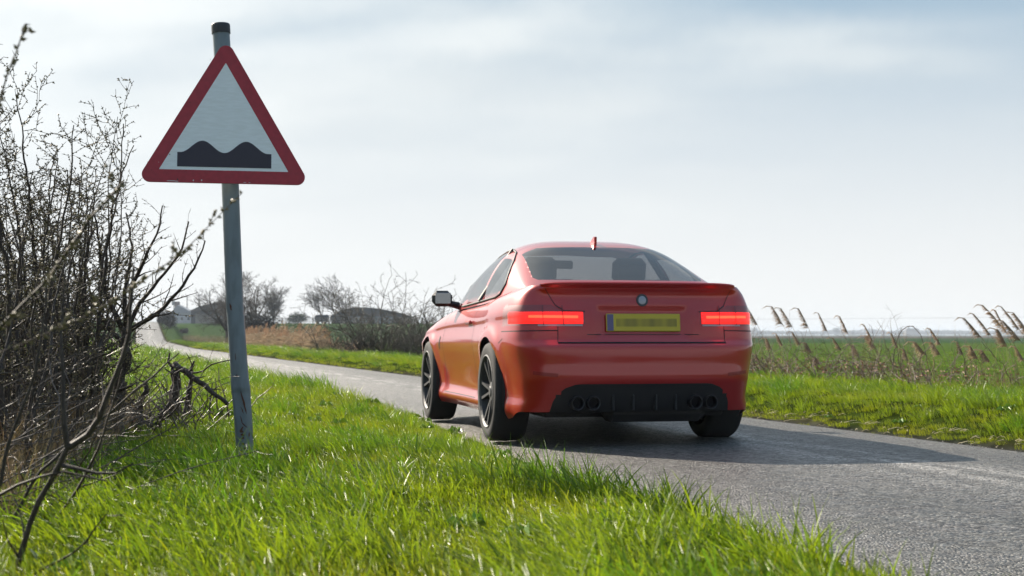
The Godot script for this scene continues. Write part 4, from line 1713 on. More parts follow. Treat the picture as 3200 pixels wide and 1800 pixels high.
# ---------------------------------------------------------------- the warning sign
func rounded(tri: PackedVector2Array, r: float) -> PackedVector2Array:
	var o := PackedVector2Array()
	var n := tri.size()
	for k in n:
		var p := tri[k]
		var a := (tri[(k + n - 1) % n] - p).normalized()
		var b := (tri[(k + 1) % n] - p).normalized()
		var half := acos(clampf(a.dot(b), -1, 1)) * 0.5
		var c := p + (a + b).normalized() * r / sin(half)
		var t0 := p + a * r / tan(half) - c
		var t1 := p + b * r / tan(half) - c
		var a0 := t0.angle()
		var da := wrapf(t1.angle() - a0, -PI, PI)
		for s in 9:
			var g := a0 + da * s / 8.0
			o.append(c + Vector2(cos(g), sin(g)) * r)
	return o


func warning_sign() -> void:
	# pole: knocked out of true, dented half a metre above the grass
	var base := on_ground(-1.153, -6.42)
	var pole := thing("sign_pole", "leaning grey steel pole, dented and rust marked near its foot", "pole", base)
	var knots := [Vector3(-1.148, 0.02, -6.42), Vector3(-1.153, 0.164, -6.42), Vector3(-1.163, 0.33, -6.42), Vector3(-1.172, 0.455, -6.415), Vector3(-1.174, 0.480, -6.412), Vector3(-1.179, 0.515, -6.42), Vector3(-1.2065, 0.851, -6.434), Vector3(-1.2326, 1.362, -6.455), Vector3(-1.283, 2.048, -6.483)]
	var b := Buf.new()
	b.use_uv = true
	var sides := 28
	var ks := PackedVector3Array()
	for k in knots.size() - 1:
		var steps := 7 if knots[k].distance_to(knots[k + 1]) > 0.2 else 4
		for s in steps:
			ks.append(knots[k].lerp(knots[k + 1], float(s) / steps))
	ks.append(knots[-1])
	for k in ks.size():
		var y := ks[k].y
		var dent := exp(-pow((y - 0.470) / 0.045, 2.0))
		var crush := exp(-pow((y - 0.40) / 0.13, 2.0))
		for s in sides:
			var a := TAU_F * s / sides
			var rx := 0.0375 * (1.0 + 0.09 * dent + 0.04 * crush)
			var rz := 0.0375 * (1.0 - 0.16 * dent - 0.05 * crush)
			var p := ks[k] + Vector3(cos(a) * rx, 0, sin(a) * rz)
			# a crease on the face towards the lane
			var face := maxf(0.0, cos(a - 0.9))
			p.x -= 0.009 * dent * pow(face, 3.0)
			p.z -= 0.012 * crush * pow(maxf(0.0, cos(a - 1.75)), 6.0)
			b.at(p - base, Vector2(float(s) / sides, y))
	for k in ks.size() - 1:
		for s in sides:
			var i0 := k * sides + s
			var i1 := k * sides + (s + 1) % sides
			b.quad(i0, i1, i1 + sides, i0 + sides)
	var steel := mat("pole_grey", lin(0.155, 0.190, 0.212), 0.45, 0.0)
	steel.albedo_texture = noise_tex(0.012, FastNoiseLite.TYPE_SIMPLEX_SMOOTH, 5, 512, [[0.15, Color(0.88, 0.88, 0.87)], [0.6, Color(1, 1, 1)], [0.9, Color(1.0, 1.0, 1.0)]], 31)
	steel.uv1_triplanar = true
	steel.uv1_scale = Vector3(3.0, 0.9, 3.0)
	put("post", b, steel, pole)
	var cap := Buf.new()
	var up: Vector3 = (knots[-1] - knots[-2]).normalized()
	var ux := up.cross(Vector3.BACK).normalized()
	var ct := Transform3D(Basis(ux, up, ux.cross(up)), knots[-1] - base)
	cap.lathe(ct, PackedVector2Array([Vector2(0.0380, -0.012), Vector2(0.0412, -0.012), Vector2(0.0412, 0.016), Vector2(0.0412, 0.026), Vector2(0.0385, 0.031), Vector2(0.030, 0.033), Vector2(0.0, 0.034)]), 28)
	put("cap", cap, mat("cap_plastic", lin(0.022, 0.024, 0.030), 0.5), pole)
	# rust where the paint is gone: thin scabs on the steel
	var rust := Buf.new()
	var rr := RandomNumberGenerator.new()
	rr.seed = 15
	var scabs := [
		[0.468, 1.35, 0.10, 0.0045, -0.35], [0.44, 1.30, 0.07, 0.003, -0.3], [0.36, 1.75, 0.035, 0.003, -0.2], [0.33, 1.6, 0.02, 0.004, -0.6], [0.40, 1.62, 0.03, 0.002, -0.3],
		[0.30, 1.7, 0.012, 0.010, 0.0], [0.315, 1.5, 0.02, 0.005, 0.3], [0.285, 1.62, 0.012, 0.008, 0.0], [0.27, 1.45, 0.010, 0.006, 0.2], [0.245, 1.55, 0.009, 0.008, 0.0],
		[0.225, 1.4, 0.008, 0.006, 0.0], [0.845, 1.95, 0.030, 0.0042, -0.15], [0.63, 1.7, 0.03, 0.0018, 0.05], [0.54, 1.72, 0.012, 0.0022, 0.0], [0.212, 1.75, 0.008, 0.007, 0.0], [0.29, 0.75, 0.02, 0.004, 0.1]]
	for s in scabs:
		var n := 7
		var prev := []
		for k in n:
			var f := k / (n - 1.0)
			var y: float = s[0] - s[2] * f
			var ang: float = s[1] + s[4] * f + rr.randf_range(-0.04, 0.04)
			var w: float = s[3] * sin(PI * (0.08 + 0.84 * f)) * rr.randf_range(0.6, 1.2) / 0.0375
			var c := Vector3.ZERO
			for m in ks.size() - 1:
				if y >= ks[m].y and y <= ks[m + 1].y:
					c = ks[m].lerp(ks[m + 1], (y - ks[m].y) / maxf(1e-5, ks[m + 1].y - ks[m].y))
			var dent := exp(-pow((y - 0.470) / 0.045, 2.0))
			var crush := exp(-pow((y - 0.40) / 0.13, 2.0))
			var row := []
			for e in [-1.0, 1.0]:
				var a: float = ang + e * w
				var p := c + Vector3(cos(a) * 0.0375 * (1.0 + 0.09 * dent + 0.04 * crush), 0, sin(a) * 0.0375 * (1.0 - 0.16 * dent - 0.05 * crush))
				p.x -= 0.009 * dent * pow(maxf(0.0, cos(a - 0.9)), 3.0)
				p.z -= 0.012 * crush * pow(maxf(0.0, cos(a - 1.75)), 6.0)
				row.append(p - base + Vector3(cos(a), 0, sin(a)) * 0.0009)
			if prev.size():
				rust.face(prev[0], prev[1], row[1], row[0])
			prev = row
	put("rust_mark", rust, mat("rust", lin(0.10, 0.042, 0.024), 0.95), pole)
	# clips that hold the plate
	for y in [1.50, 1.83]:
		var clip := Buf.new()
		var c := Vector3(lerpf(-1.2326, -1.283, (y - 1.362) / 0.686), y, lerpf(-6.455, -6.483, (y - 1.362) / 0.686)) - base
		clip.lathe(Transform3D(Basis(), c), PackedVector2Array([Vector2(0.0378, -0.012), Vector2(0.0405, -0.012), Vector2(0.0405, 0.012), Vector2(0.0378, 0.012)]), 24)
		clip.box(Transform3D(Basis(), c + Vector3(0.0, 0, 0.038)), Vector3(0.05, 0.024, 0.016))
		put("clip", clip, mat("zinc", lin(0.35, 0.36, 0.37), 0.4, 0.8), pole)

	# the triangular plate; its own axes: x along the foot, y up, z towards the lane user
	var turn := Basis.from_euler(Vector3(deg_to_rad(-4.2), deg_to_rad(8.6), deg_to_rad(-0.4)))
	var sign_ := thing("warning_sign", "red bordered white triangular uneven road warning sign with two black humps", "road sign", Vector3(-1.241, 1.417, -6.357))
	sign_.basis = turn
	var t := Transform3D()
	var half := 0.3465
	var low := -0.056
	var outer := rounded(PackedVector2Array([Vector2(-half - 0.024, low), Vector2(half + 0.024, low), Vector2(0, low + 0.6415)]), 0.034)
	var plate := Buf.new()
	plate.prism(t, outer, -0.008, -0.0002)
	put("plate", plate, mat("sign_back", lin(0.25, 0.26, 0.27), 0.5, 0.6), sign_, false)
	var inner := PackedVector2Array([Vector2(-0.274, 0), Vector2(0.274, 0), Vector2(0, 0.4745)])
	var white := Buf.new()
	white.prism(t, inner, 0.0, 0.0006)
	var wm := mat("sign_white", lin(0.76, 0.79, 0.80), 0.42)
	wm.albedo_texture = noise_tex(0.02, FastNoiseLite.TYPE_SIMPLEX_SMOOTH, 5, 512, [[0.2, Color(0.965, 0.965, 0.96)], [0.8, Color(1, 1, 1)]], 41)
	wm.uv1_triplanar = true
	wm.uv1_scale = Vector3(1.3, 6.0, 1.3)
	put("white_face", white, wm, sign_, false)
	# the border as a ring between the outer outline and the inner triangle
	var ring := Buf.new()
	var ins := rounded(inner, 0.002)
	var n := outer.size()
	for k in n:
		var a := outer[k]
		var c := outer[(k + 1) % n]
		var ia := ins[k]
		var ic := ins[(k + 1) % n]
		for z in [0.0012]:
			ring.face(Vector3(ia.x, ia.y, z), Vector3(ic.x, ic.y, z), Vector3(c.x, c.y, z), Vector3(a.x, a.y, z))
		ring.face(Vector3(a.x, a.y, 0.0012), Vector3(c.x, c.y, 0.0012), Vector3(c.x, c.y, -0.0001), Vector3(a.x, a.y, -0.0001))
		ring.face(Vector3(ic.x, ic.y, 0.0012), Vector3(ia.x, ia.y, 0.0012), Vector3(ia.x, ia.y, 0.0), Vector3(ic.x, ic.y, 0.0))
	var rm := mat("sign_red", lin(0.36, 0.014, 0.028), 0.40)
	rm.albedo_texture = noise_tex(0.03, FastNoiseLite.TYPE_SIMPLEX_SMOOTH, 5, 512, [[0.2, Color(0.93, 0.93, 0.93)], [0.7, Color(1, 1, 1)]], 43)
	rm.uv1_triplanar = true
	rm.uv1_scale = Vector3(2, 2, 2)
	put("red_border", ring, rm, sign_, false)
	var hump := PackedVector2Array([Vector2(-0.1985, 0.0135), Vector2(0.2005, 0.0135)])
	for k in 49:
		var x := lerpf(0.2005, -0.1985, k / 48.0)
		var f := clampf(absf(x) / 0.186, 0.0, 1.0)
		hump.append(Vector2(x, 0.0765 + 0.0260 * (1.0 - cos(TAU_F * f))))
	var black := Buf.new()
	black.prism(t, hump, 0.0008, 0.0016)
	put("hump_symbol", black, mat("sign_black", lin(0.022, 0.016, 0.030), 0.45), sign_, false)
	# flaked paint and grime spots along the lower edge
	var chips := Buf.new()
	for s in [[-0.222, -0.050, 0.022, 0.0022], [-0.200, -0.051, 0.010, 0.0018], [-0.128, -0.046, 0.0035, 0.0040], [-0.094, -0.045, 0.0038, 0.0036], [0.088, -0.050, 0.008, 0.0016], [0.108, -0.050, 0.006, 0.0012], [-0.067, 0.487, 0.002, 0.003], [-0.276, 0.03, 0.0015, 0.0015]]:
		var o := PackedVector2Array()
		for k in 7:
			var a := TAU_F * k / 7
			o.append(Vector2(s[0] + cos(a) * s[2] * rr.randf_range(0.6, 1.1), s[1] + sin(a) * s[3] * rr.randf_range(0.6, 1.1)))
		chips.prism(t, o, 0.0013, 0.0017)
	put("paint_chip", chips, mat("bare_metal", lin(0.52, 0.52, 0.52), 0.5, 0.3), sign_, false)
	var spots := Buf.new()
	for s in [[-0.150, 0.295, 0.004, 0.003], [-0.176, 0.190, 0.0025, 0.0025], [-0.230, 0.065, 0.003, 0.002], [-0.195, -0.043, 0.0042, 0.0042], [-0.305, -0.004, 0.0022, 0.0022], [0.11, -0.046, 0.0025, 0.002]]:
		var o := PackedVector2Array()
		for k in 8:
			var a := TAU_F * k / 8
			o.append(Vector2(s[0] + cos(a) * s[2] * rr.randf_range(0.7, 1.1), s[1] + sin(a) * s[3] * rr.randf_range(0.7, 1.1)))
		spots.prism(t, o, 0.0013, 0.0016)
	put("grime_spot", spots, mat("grime", lin(0.05, 0.03, 0.03), 0.8), sign_, false)


# ---------------------------------------------------------------- the red car
# its own axes: x to its right, y up, -z ahead; 4.47 m long
const PLAN := [[0.0, 2.235], [0.20, 2.232], [0.40, 2.218], [0.58, 2.192], [0.73, 2.145], [0.828, 2.055], [0.874, 1.92], [0.896, 1.72], [0.908, 1.50], [0.910, 1.25], [0.896, 0.95], [0.882, 0.60], [0.874, 0.20], [0.873, -0.25], [0.880, -0.70], [0.893, -1.05], [0.900, -1.35], [0.893, -1.62], [0.868, -1.85], [0.80, -2.02], [0.66, -2.13], [0.45, -2.20], [0.22, -2.23], [0.0, -2.238]]
const REAR_IN := [[0.17, 0.16], [0.22, 0.10], [0.30, 0.055], [0.38, 0.022], [0.42, 0.004], [0.46, 0.0], [0.52, 0.004], [0.60, 0.004], [0.655, 0.010], [0.672, 0.040], [0.70, 0.046], [0.76, 0.052], [0.84, 0.064], [0.90, 0.082], [0.955, 0.098], [0.995, 0.094], [1.020, 0.080], [1.035, 0.086]]
const SIDE_IN := [[0.17, 0.070], [0.21, 0.048], [0.26, 0.044], [0.32, 0.052], [0.42, 0.042], [0.54, 0.018], [0.64, 0.0], [0.70, 0.0], [0.76, 0.010], [0.82, 0.020], [0.86, 0.018], [0.90, 0.026], [0.96, 0.050], [1.00, 0.075], [1.035, 0.115]]
const FRONT_IN := [[0.17, 0.14], [0.25, 0.06], [0.40, 0.02], [0.55, 0.0], [0.68, 0.02], [0.85, 0.06], [1.0, 0.13], [1.035, 0.17]]
const RIM := [[2.24, 1.030], [2.0, 1.026], [1.75, 1.010], [1.4, 0.985], [0.9, 0.958], [0.3, 0.942], [-0.3, 0.928], [-0.75, 0.905], [-1.2, 0.850], [-1.6, 0.780], [-1.95, 0.715], [-2.24, 0.685]]
const DECK := [[2.24, 1.030], [2.12, 1.042], [1.9, 1.050], [1.6, 1.058], [0.0, 1.02], [-0.75, 1.000], [-1.2, 0.945], [-1.6, 0.875], [-1.95, 0.78], [-2.15, 0.715], [-2.24, 0.685]]
const ROOF := [[-0.86, 0.985], [-0.60, 1.105], [-0.30, 1.240], [-0.05, 1.335], [0.15, 1.385], [0.40, 1.405], [0.70, 1.396], [1.0, 1.350], [1.25, 1.262], [1.50, 1.158], [1.72, 1.062], [1.78, 1.035]]
const BELT_W := [[-0.86, 0.72], [-0.4, 0.80], [0.2, 0.812], [0.8, 0.808], [1.2, 0.790], [1.5, 0.755], [1.78, 0.715]]
const BELT_Y := [[-0.86, 0.885], [0.0, 0.915], [0.8, 0.938], [1.4, 0.975], [1.78, 1.005]]
const WHEELS := [1.375, -1.318]
var plan_len := PackedFloat32Array()


func table(t: Array, x: float) -> float:
	# smooth lookup in a table whose first column runs one way
	var up: bool = t[-1][0] > t[0][0]
	var n := t.size()
	var k := 0
	while k < n - 2 and (x > t[k + 1][0] if up else x < t[k + 1][0]):
		k += 1
	var a: Array = t[k]
	var b: Array = t[k + 1]
	var f := clampf((x - a[0]) / (b[0] - a[0]), 0.0, 1.0)
	var p: Array = t[maxi(0, k - 1)]
	var q: Array = t[mini(n - 1, k + 2)]
	var d: float = b[0] - a[0]
	var s0: float = (b[1] - p[1]) / (b[0] - p[0]) * d if k > 0 else b[1] - a[1]
	var s1: float = (q[1] - a[1]) / (q[0] - a[0]) * d if k < n - 2 else b[1] - a[1]
	var f2 := f * f
	var f3 := f2 * f
	return (2 * f3 - 3 * f2 + 1) * a[1] + (f3 - 2 * f2 + f) * s0 + (3 * f2 - 2 * f3) * b[1] + (f3 - f2) * s1


func plan(s: float) -> Vector2:
	if plan_len.is_empty():
		var total := 0.0
		plan_len.append(0.0)
		for k in PLAN.size() - 1:
			total += Vector2(PLAN[k][0], PLAN[k][1]).distance_to(Vector2(PLAN[k + 1][0], PLAN[k + 1][1]))
			plan_len.append(total)
	var want := clampf(s, 0.0, 1.0) * plan_len[-1]
	var k := 0
	while k < PLAN.size() - 2 and want > plan_len[k + 1]:
		k += 1
	var f := (want - plan_len[k]) / (plan_len[k + 1] - plan_len[k])
	var n := PLAN.size()
	var get_p := func(i: int) -> Vector2:
		if i < 0:
			return Vector2(-PLAN[1][0], PLAN[1][1])
		if i >= n:
			return Vector2(-PLAN[n - 2][0], PLAN[n - 2][1])
		return Vector2(PLAN[i][0], PLAN[i][1])
	var p1: Vector2 = get_p.call(k)
	var p2: Vector2 = get_p.call(k + 1)
	return p1.cubic_interpolate(p2, get_p.call(k - 1), get_p.call(k + 2), f)


func body_at(s: float, y: float) -> Vector3:
	var b := plan(s)
	var e := (plan(minf(1.0, s + 0.002)) - plan(maxf(0.0, s - 0.002))).normalized()
	var n := Vector2(-e.y, e.x)
	if n.dot(b) < 0.0:
		n = -n
	if s <= 0.0:
		n = Vector2(0, 1)
	elif s >= 1.0:
		n = Vector2(0, -1)
	var rim := table(RIM, b.y)
	var yy := y
	if y > 0.62:
		yy = 0.62 + (y - 0.62) / maxf(0.02, rim - 0.62) * 0.415
	var wr := maxf(0.0, n.y) * maxf(0.0, n.y)
	var wf := maxf(0.0, -n.y) * maxf(0.0, -n.y)
	var ws := n.x * n.x
	var inset := wr * table(REAR_IN, yy) + ws * table(SIDE_IN, yy) + wf * table(FRONT_IN, yy)
	for wz in WHEELS:
		var dd := Vector2(b.y - wz, y - 0.334).length()
		inset -= ws * 0.020 * exp(-pow(maxf(0.0, dd - 0.395) / 0.055, 2.0)) * (1.0 if y < 0.86 else 0.0) * smoothstep(0.86, 0.74, y)
	if absf(b.y) < 1.0:
		inset -= ws * 0.024 * exp(-pow((y - 0.235) / 0.045, 2.0)) * smoothstep(1.0, 0.8, absf(b.y))
	# recess for the plate, hollow of the side skirts, scoop over the sill
	if b.y > 1.9 and b.x < 0.36:
		inset += 0.022 * smoothstep(0.335, 0.30, b.x) * smoothstep(0.685, 0.715, y) * smoothstep(0.905, 0.865, y)
	return Vector3(b.x - n.x * inset, y, b.y - n.y * inset)


func roof_at(z: float, a: float) -> Vector3:
	var yb := table(BELT_Y, z)
	var h := maxf(0.01, table(ROOF, z) - yb)
	var m := 4.0
	var r := pow(sin(a), 2.0 / m)
	var y := yb + h * r
	var x := (table(BELT_W, z) - 0.43 * (y - yb)) * pow(maxf(0.0, cos(a)), 2.0 / m)
	return Vector3(x, y, z)


# A surface over a grid of parameters, cut along outlines. Each region is [name, projection, outline, test];
# vertices near an outline move onto it, then every triangle falls to the first region that holds it.
func cut_surface(us: PackedFloat32Array, vs_of: Callable, nv: int, eval: Callable, regions: Array, reach: float) -> Dictionary:
	var nu := us.size()
	var par := []
	var pos := PackedVector3Array()
	for i in nu:
		for j in nv:
			var p := Vector2(us[i], vs_of.call(us[i], j))
			par.append(p)
			pos.append(eval.call(p))
	for rg in regions:
		var outline: PackedVector2Array = rg[2]
		for k in pos.size():
			if not rg[3].call(pos[k]):
				continue
			var q: Vector2 = rg[1].call(pos[k])
			var best := 1e9
			var to := q
			for e in outline.size():
				var c := Geometry2D.get_closest_point_to_segment(q, outline[e], outline[(e + 1) % outline.size()])
				var d := c.distance_squared_to(q)
				if d < best:
					best = d
					to = c
			if best > reach * reach or best < 1e-10:
				continue
			var p: Vector2 = par[k]
			for it in 2:
				var here: Vector2 = rg[1].call(eval.call(p))
				var eu := 0.0015
				var du: Vector2 = (rg[1].call(eval.call(p + Vector2(eu, 0))) - here) / eu
				var dv: Vector2 = (rg[1].call(eval.call(p + Vector2(0, eu))) - here) / eu
				var det := du.x * dv.y - du.y * dv.x
				if absf(det) < 1e-4:
					break
				var want := to - here
				p += Vector2((want.x * dv.y - want.y * dv.x) / det, (du.x * want.y - du.y * want.x) / det)
			var np: Vector3 = eval.call(p)
			if np.distance_to(pos[k]) < reach * 1.8:
				par[k] = p
				pos[k] = np
	# normals of the whole surface, so that pieces that were cut apart still shade as one
	var nrm := PackedVector3Array()
	nrm.resize(pos.size())
	for i in nu:
		for j in nv:
			var a := pos[mini(i + 1, nu - 1) * nv + j] - pos[maxi(i - 1, 0) * nv + j]
			var b := pos[i * nv + mini(j + 1, nv - 1)] - pos[i * nv + maxi(j - 1, 0)]
			var n := a.cross(b)
			nrm[i * nv + j] = n.normalized() if n.length() > 1e-9 else Vector3.UP
	var out := {}
	for i in nu - 1:
		for j in nv - 1:
			var a := i * nv + j
			var q := [a, a + nv, a + nv + 1, a + 1]
			var tris := [[q[0], q[1], q[2]], [q[0], q[2], q[3]]]
			if pos[q[0]].distance_to(pos[q[2]]) > pos[q[1]].distance_to(pos[q[3]]):
				tris = [[q[0], q[1], q[3]], [q[1], q[2], q[3]]]
			for t in tris:
				var c: Vector3 = (pos[t[0]] + pos[t[1]] + pos[t[2]]) / 3.0
				var to_region := "body"
				for rg in regions:
					if rg[3].call(c) and Geometry2D.is_point_in_polygon(rg[1].call(c), rg[2]):
						to_region = rg[0]
						break
				if not out.has(to_region):
					out[to_region] = []
				out[to_region].append_array(t)
	return {"pos": pos, "nrm": nrm, "tris": out}


# pieces of a half car, and the mirrored half when both is set
func shell(cut: Dictionary, region: String, both: bool, mirrored := false, grow := 0.0) -> ArrayMesh:
	var v := PackedVector3Array()
	var n := PackedVector3Array()
	var ix := PackedInt32Array()
	var list: Array = cut.tris.get(region, [])
	for side in ([false, true] if both else [mirrored]):
		var seen := {}
		var order := [0, 1, 2]
		for k in range(0, list.size(), 3):
			var a: Vector3 = cut.pos[list[k]]
			var b: Vector3 = cut.pos[list[k + 1]]
			var c: Vector3 = cut.pos[list[k + 2]]
			var geo := (b - a).cross(c - a)
			var want: Vector3 = cut.nrm[list[k]]
			# outward: away from the middle of the car
			var mid := (a + b + c) / 3.0
			var out := Vector3(mid.x, (mid.y - 0.6) * 0.6, mid.z * 0.12 if absf(mid.z) < 2.0 else mid.z)
			var flip := geo.dot(out) > 0.0
			var tri := [list[k], list[k + 2], list[k + 1]] if flip else [list[k], list[k + 1], list[k + 2]]
			if side:
				tri = [tri[0], tri[2], tri[1]]
			for id in tri:
				if not seen.has(id):
					seen[id] = v.size()
					var p: Vector3 = cut.pos[id]
					var m: Vector3 = cut.nrm[id]
					var po := Vector3(p.x, (p.y - 0.6) * 0.6, p.z * 0.12 if absf(p.z) < 2.0 else p.z)
					if m.dot(po) < 0.0:
						m = -m
					p += m * grow
					v.append(Vector3(-p.x, p.y, p.z) if side else p)
					n.append(Vector3(-m.x, m.y, m.z) if side else m)
				ix.append(seen[id])
	var arr := []
	arr.resize(Mesh.ARRAY_MAX)
	arr[Mesh.ARRAY_VERTEX] = v
	arr[Mesh.ARRAY_NORMAL] = n
	arr[Mesh.ARRAY_INDEX] = ix
	var me := ArrayMesh.new()
	if ix.size():
		me.add_surface_from_arrays(Mesh.PRIMITIVE_TRIANGLES, arr)
	return me


# a strip laid on the body, a little proud: along s at heights y, or any path of (s, y)
func body_strip(path: Array, w: float, proud: float, mirrored: bool) -> Buf:
	var b := Buf.new()
	var n := path.size()
	for k in n:
		var p := Vector2(path[k][0], path[k][1])
		var d: Vector2 = (Vector2(path[mini(k + 1, n - 1)][0], path[mini(k + 1, n - 1)][1]) - Vector2(path[maxi(k - 1, 0)][0], path[maxi(k - 1, 0)][1]))
		d = Vector2(d.x * plan_len[-1], d.y).normalized()
		var o := Vector2(-d.y / plan_len[-1], d.x) * w * 0.5
		for e in [-1.0, 1.0]:
			var q: Vector2 = p + o * e
			var c := body_at(q.x, q.y)
			var du := body_at(q.x + 0.003, q.y) - body_at(q.x - 0.003, q.y)
			var dv := body_at(q.x, q.y + 0.006) - body_at(q.x, q.y - 0.006)
			var m := du.cross(dv).normalized()
			if m.dot(Vector3(c.x, 0.1, c.z * 0.12 if absf(c.z) < 2.0 else c.z)) < 0.0:
				m = -m
			c += m * proud
			b.at(Vector3(-c.x, c.y, c.z) if mirrored else c)
	for k in n - 1:
		b.quad(k * 2, k * 2 + 1, k * 2 + 3, k * 2 + 2)
	return b


func s_at_x(x: float) -> float:
	var lo := 0.0
	var hi := 0.30
	for k in 26:
		var m := (lo + hi) * 0.5
		if plan(m).x < x and plan(m).y > 1.4:
			lo = m
		else:
			hi = m
	return lo


func s_at_z(z: float) -> float:
	var lo := 0.0
	var hi := 1.0
	for k in 30:
		var m := (lo + hi) * 0.5
		if plan(m).y > z:
			lo = m
		else:
			hi = m
	return lo


func line(a: Array, b: Array, n := 14) -> Array:
	var o := []
	for k in n + 1:
		o.append([lerpf(a[0], b[0], float(k) / n), lerpf(a[1], b[1], float(k) / n)])
	return o


func car() -> void:
	var paint := mat("red_paint", lin(0.38, 0.008, 0.007), 0.34, 0.22)
	paint.clearcoat_enabled = true
	paint.clearcoat = 0.9
	paint.clearcoat_roughness = 0.06
	var trim := mat("black_trim", lin(0.012, 0.012, 0.014), 0.6)
	var dull := mat("black_plastic", lin(0.016, 0.016, 0.017), 0.75)
	var chrome := mat("dark_chrome", lin(0.07, 0.07, 0.072), 0.35, 0.9)
	var glass := mat("car_glass", Color(0.03, 0.05, 0.055, 0.60), 0.03)
	glass.transparency = BaseMaterial3D.TRANSPARENCY_ALPHA
	var seam := mat("shut_line", lin(0.008, 0.006, 0.006), 0.8)

	var place := Vector3(0.405, -0.031, -11.86)
	var car_ := thing("car", "red two door coupe driving away along the lane with its tail lamps lit", "car", place)
	car_.basis = Basis(Vector3.UP, deg_to_rad(12.6)).scaled(Vector3(0.975, 1.036, 0.99))

	# --- lower body
	var us := PackedFloat32Array()
	for k in 171:
		us.append(k / 170.0)
	var ys := PackedFloat32Array([0.17, 0.19, 0.21, 0.235, 0.26, 0.285, 0.31, 0.335, 0.36, 0.38, 0.40, 0.42, 0.44, 0.46, 0.485, 0.51, 0.535, 0.56, 0.585, 0.61, 0.635, 0.655, 0.672, 0.69, 0.71, 0.73, 0.75, 0.77, 0.79, 0.81, 0.83, 0.85, 0.87, 0.89, 0.91, 0.93, 0.95, 0.97, 0.985, 1.0, 1.012, 1.024, 1.030])
	var nv := ys.size()
	var vs_of := func(s: float, j: int) -> float:
		var y := ys[j]
		if y <= 0.60:
			var lift := smoothstep(1.75, 2.0, plan(s).y)
			return y + lift * 0.055 * smoothstep(0.36, 0.17, y)
		var rim := table(RIM, plan(s).y)
		return 0.60 + (y - 0.60) / 0.43 * (rim - 0.60)
	var eval := func(p: Vector2) -> Vector3:
		return body_at(clampf(p.x, 0.0, 1.0), p.y)
	var side_view := func(p: Vector3) -> Vector2:
		return Vector2(p.z, p.y)
	var rear_view := func(p: Vector3) -> Vector2:
		return Vector2(p.x, p.y)
	var regions := []
	for wz in WHEELS:
		var o := PackedVector2Array()
		for k in 40:
			var a := PI * k / 39.0
			o.append(Vector2(wz + cos(a) * 0.368, 0.334 + sin(a) * 0.368))
		o.append(Vector2(wz - 0.368, 0.10))
		o.append(Vector2(wz + 0.368, 0.10))
		regions.append(["arch", side_view, o, func(p: Vector3) -> bool: return p.x > 0.55 and absf(p.z) < 1.95])
	regions.append(["tail_lamp", rear_view, PackedVector2Array([Vector2(0.405, 0.780), Vector2(0.60, 0.772), Vector2(0.93, 0.772), Vector2(0.93, 0.905), Vector2(0.62, 0.905), Vector2(0.56, 0.870), Vector2(0.405, 0.866)]), func(p: Vector3) -> bool: return p.z > 1.72])
	regions.append(["diffuser", rear_view, PackedVector2Array([Vector2(-0.1, 0.405), Vector2(0.47, 0.405), Vector2(0.56, 0.375), Vector2(0.62, 0.30), Vector2(0.66, 0.10), Vector2(-0.1, 0.10)]), func(p: Vector3) -> bool: return p.z > 1.80])
	var cut := cut_surface(us, vs_of, nv, eval, regions, 0.0125)
	var body := put_mesh("body", shell(cut, "body", true), paint, car_)
	put_mesh("diffuser", shell(cut, "diffuser", true), trim, car_)
	var lens := mat("tail_lens", lin(0.20, 0.006, 0.008), 0.12)
	lens.clearcoat_enabled = true
	var glow := mat("lit_lamp", lin(0.7, 0.02, 0.015), 0.3)
	glow.emission_enabled = true
	glow.emission = Color(1.0, 0.12, 0.09)
	glow.emission_energy_multiplier = 0.62
	var hot := mat("lit_lamp_core", lin(0.8, 0.1, 0.05), 0.3)
	hot.emission_enabled = true
	hot.emission = Color(1.0, 0.30, 0.16)
	hot.emission_energy_multiplier = 0.95
	for left in [true, false]:
		var lamp := put_mesh("tail_lamp", shell(cut, "tail_lamp", false, left), lens, car_)
		var bar := Buf.new()
		var rows_ := 5
		var cols := 26
		for i in cols + 1:
			var s := lerpf(s_at_x(0.425), s_at_z(1.86), float(i) / cols)
			for j in rows_ + 1:
				var y := lerpf(0.784, 0.860, float(j) / rows_)
				var c := body_at(s, y)
				var du := body_at(s + 0.003, y) - body_at(maxf(0.0, s - 0.003), y)
				var dv := body_at(s, y + 0.006) - body_at(s, y - 0.006)
				var m := du.cross(dv).normalized()
				if m.dot(c - Vector3(0, 0.8, 0)) < 0.0:
					m = -m
				var edge := 1.0 - pow(absf(float(j) / rows_ * 2.0 - 1.0), 4.0)
				c += m * (0.002 + 0.004 * edge)
				bar.at(Vector3(-c.x, c.y, c.z) if left else c)
		for i in cols:
			for j in rows_:
				var a := i * (rows_ + 1) + j
				if left:
					bar.quad(a, a + 1, a + rows_ + 2, a + rows_ + 1)
				else:
					bar.quad(a, a + rows_ + 1, a + rows_ + 2, a + 1)
		put("light_bar", bar, glow, lamp)
		put("light_core", body_strip(line([s_at_x(0.46), 0.826], [s_at_x(0.80), 0.830], 20), 0.017, 0.0095, left), hot, lamp)
		for xx in [0.56, 0.70]:
			put("lens_division", body_strip(line([s_at_x(xx), 0.775], [s_at_x(xx + 0.012), 0.90], 8), 0.006, 0.0105, left), mat("lens_rib", lin(0.05, 0.004, 0.005), 0.3), lamp)
		put("lens_surround", body_strip(line([s_at_x(0.41), 0.8615], [s_at_x(0.56), 0.866], 8) + line([s_at_x(0.565), 0.870], [s_at_x(0.62), 0.902], 6), 0.007, 0.004, left), trim, lamp)
		var rev := body_strip(line([s_at_x(0.43), 0.7745], [s_at_x(0.74), 0.7745]), 0.010, 0.004, left)
		put("reversing_lens", rev, mat("clear_lens", lin(0.35, 0.35, 0.36), 0.15), lamp)
		var li := OmniLight3D.new()
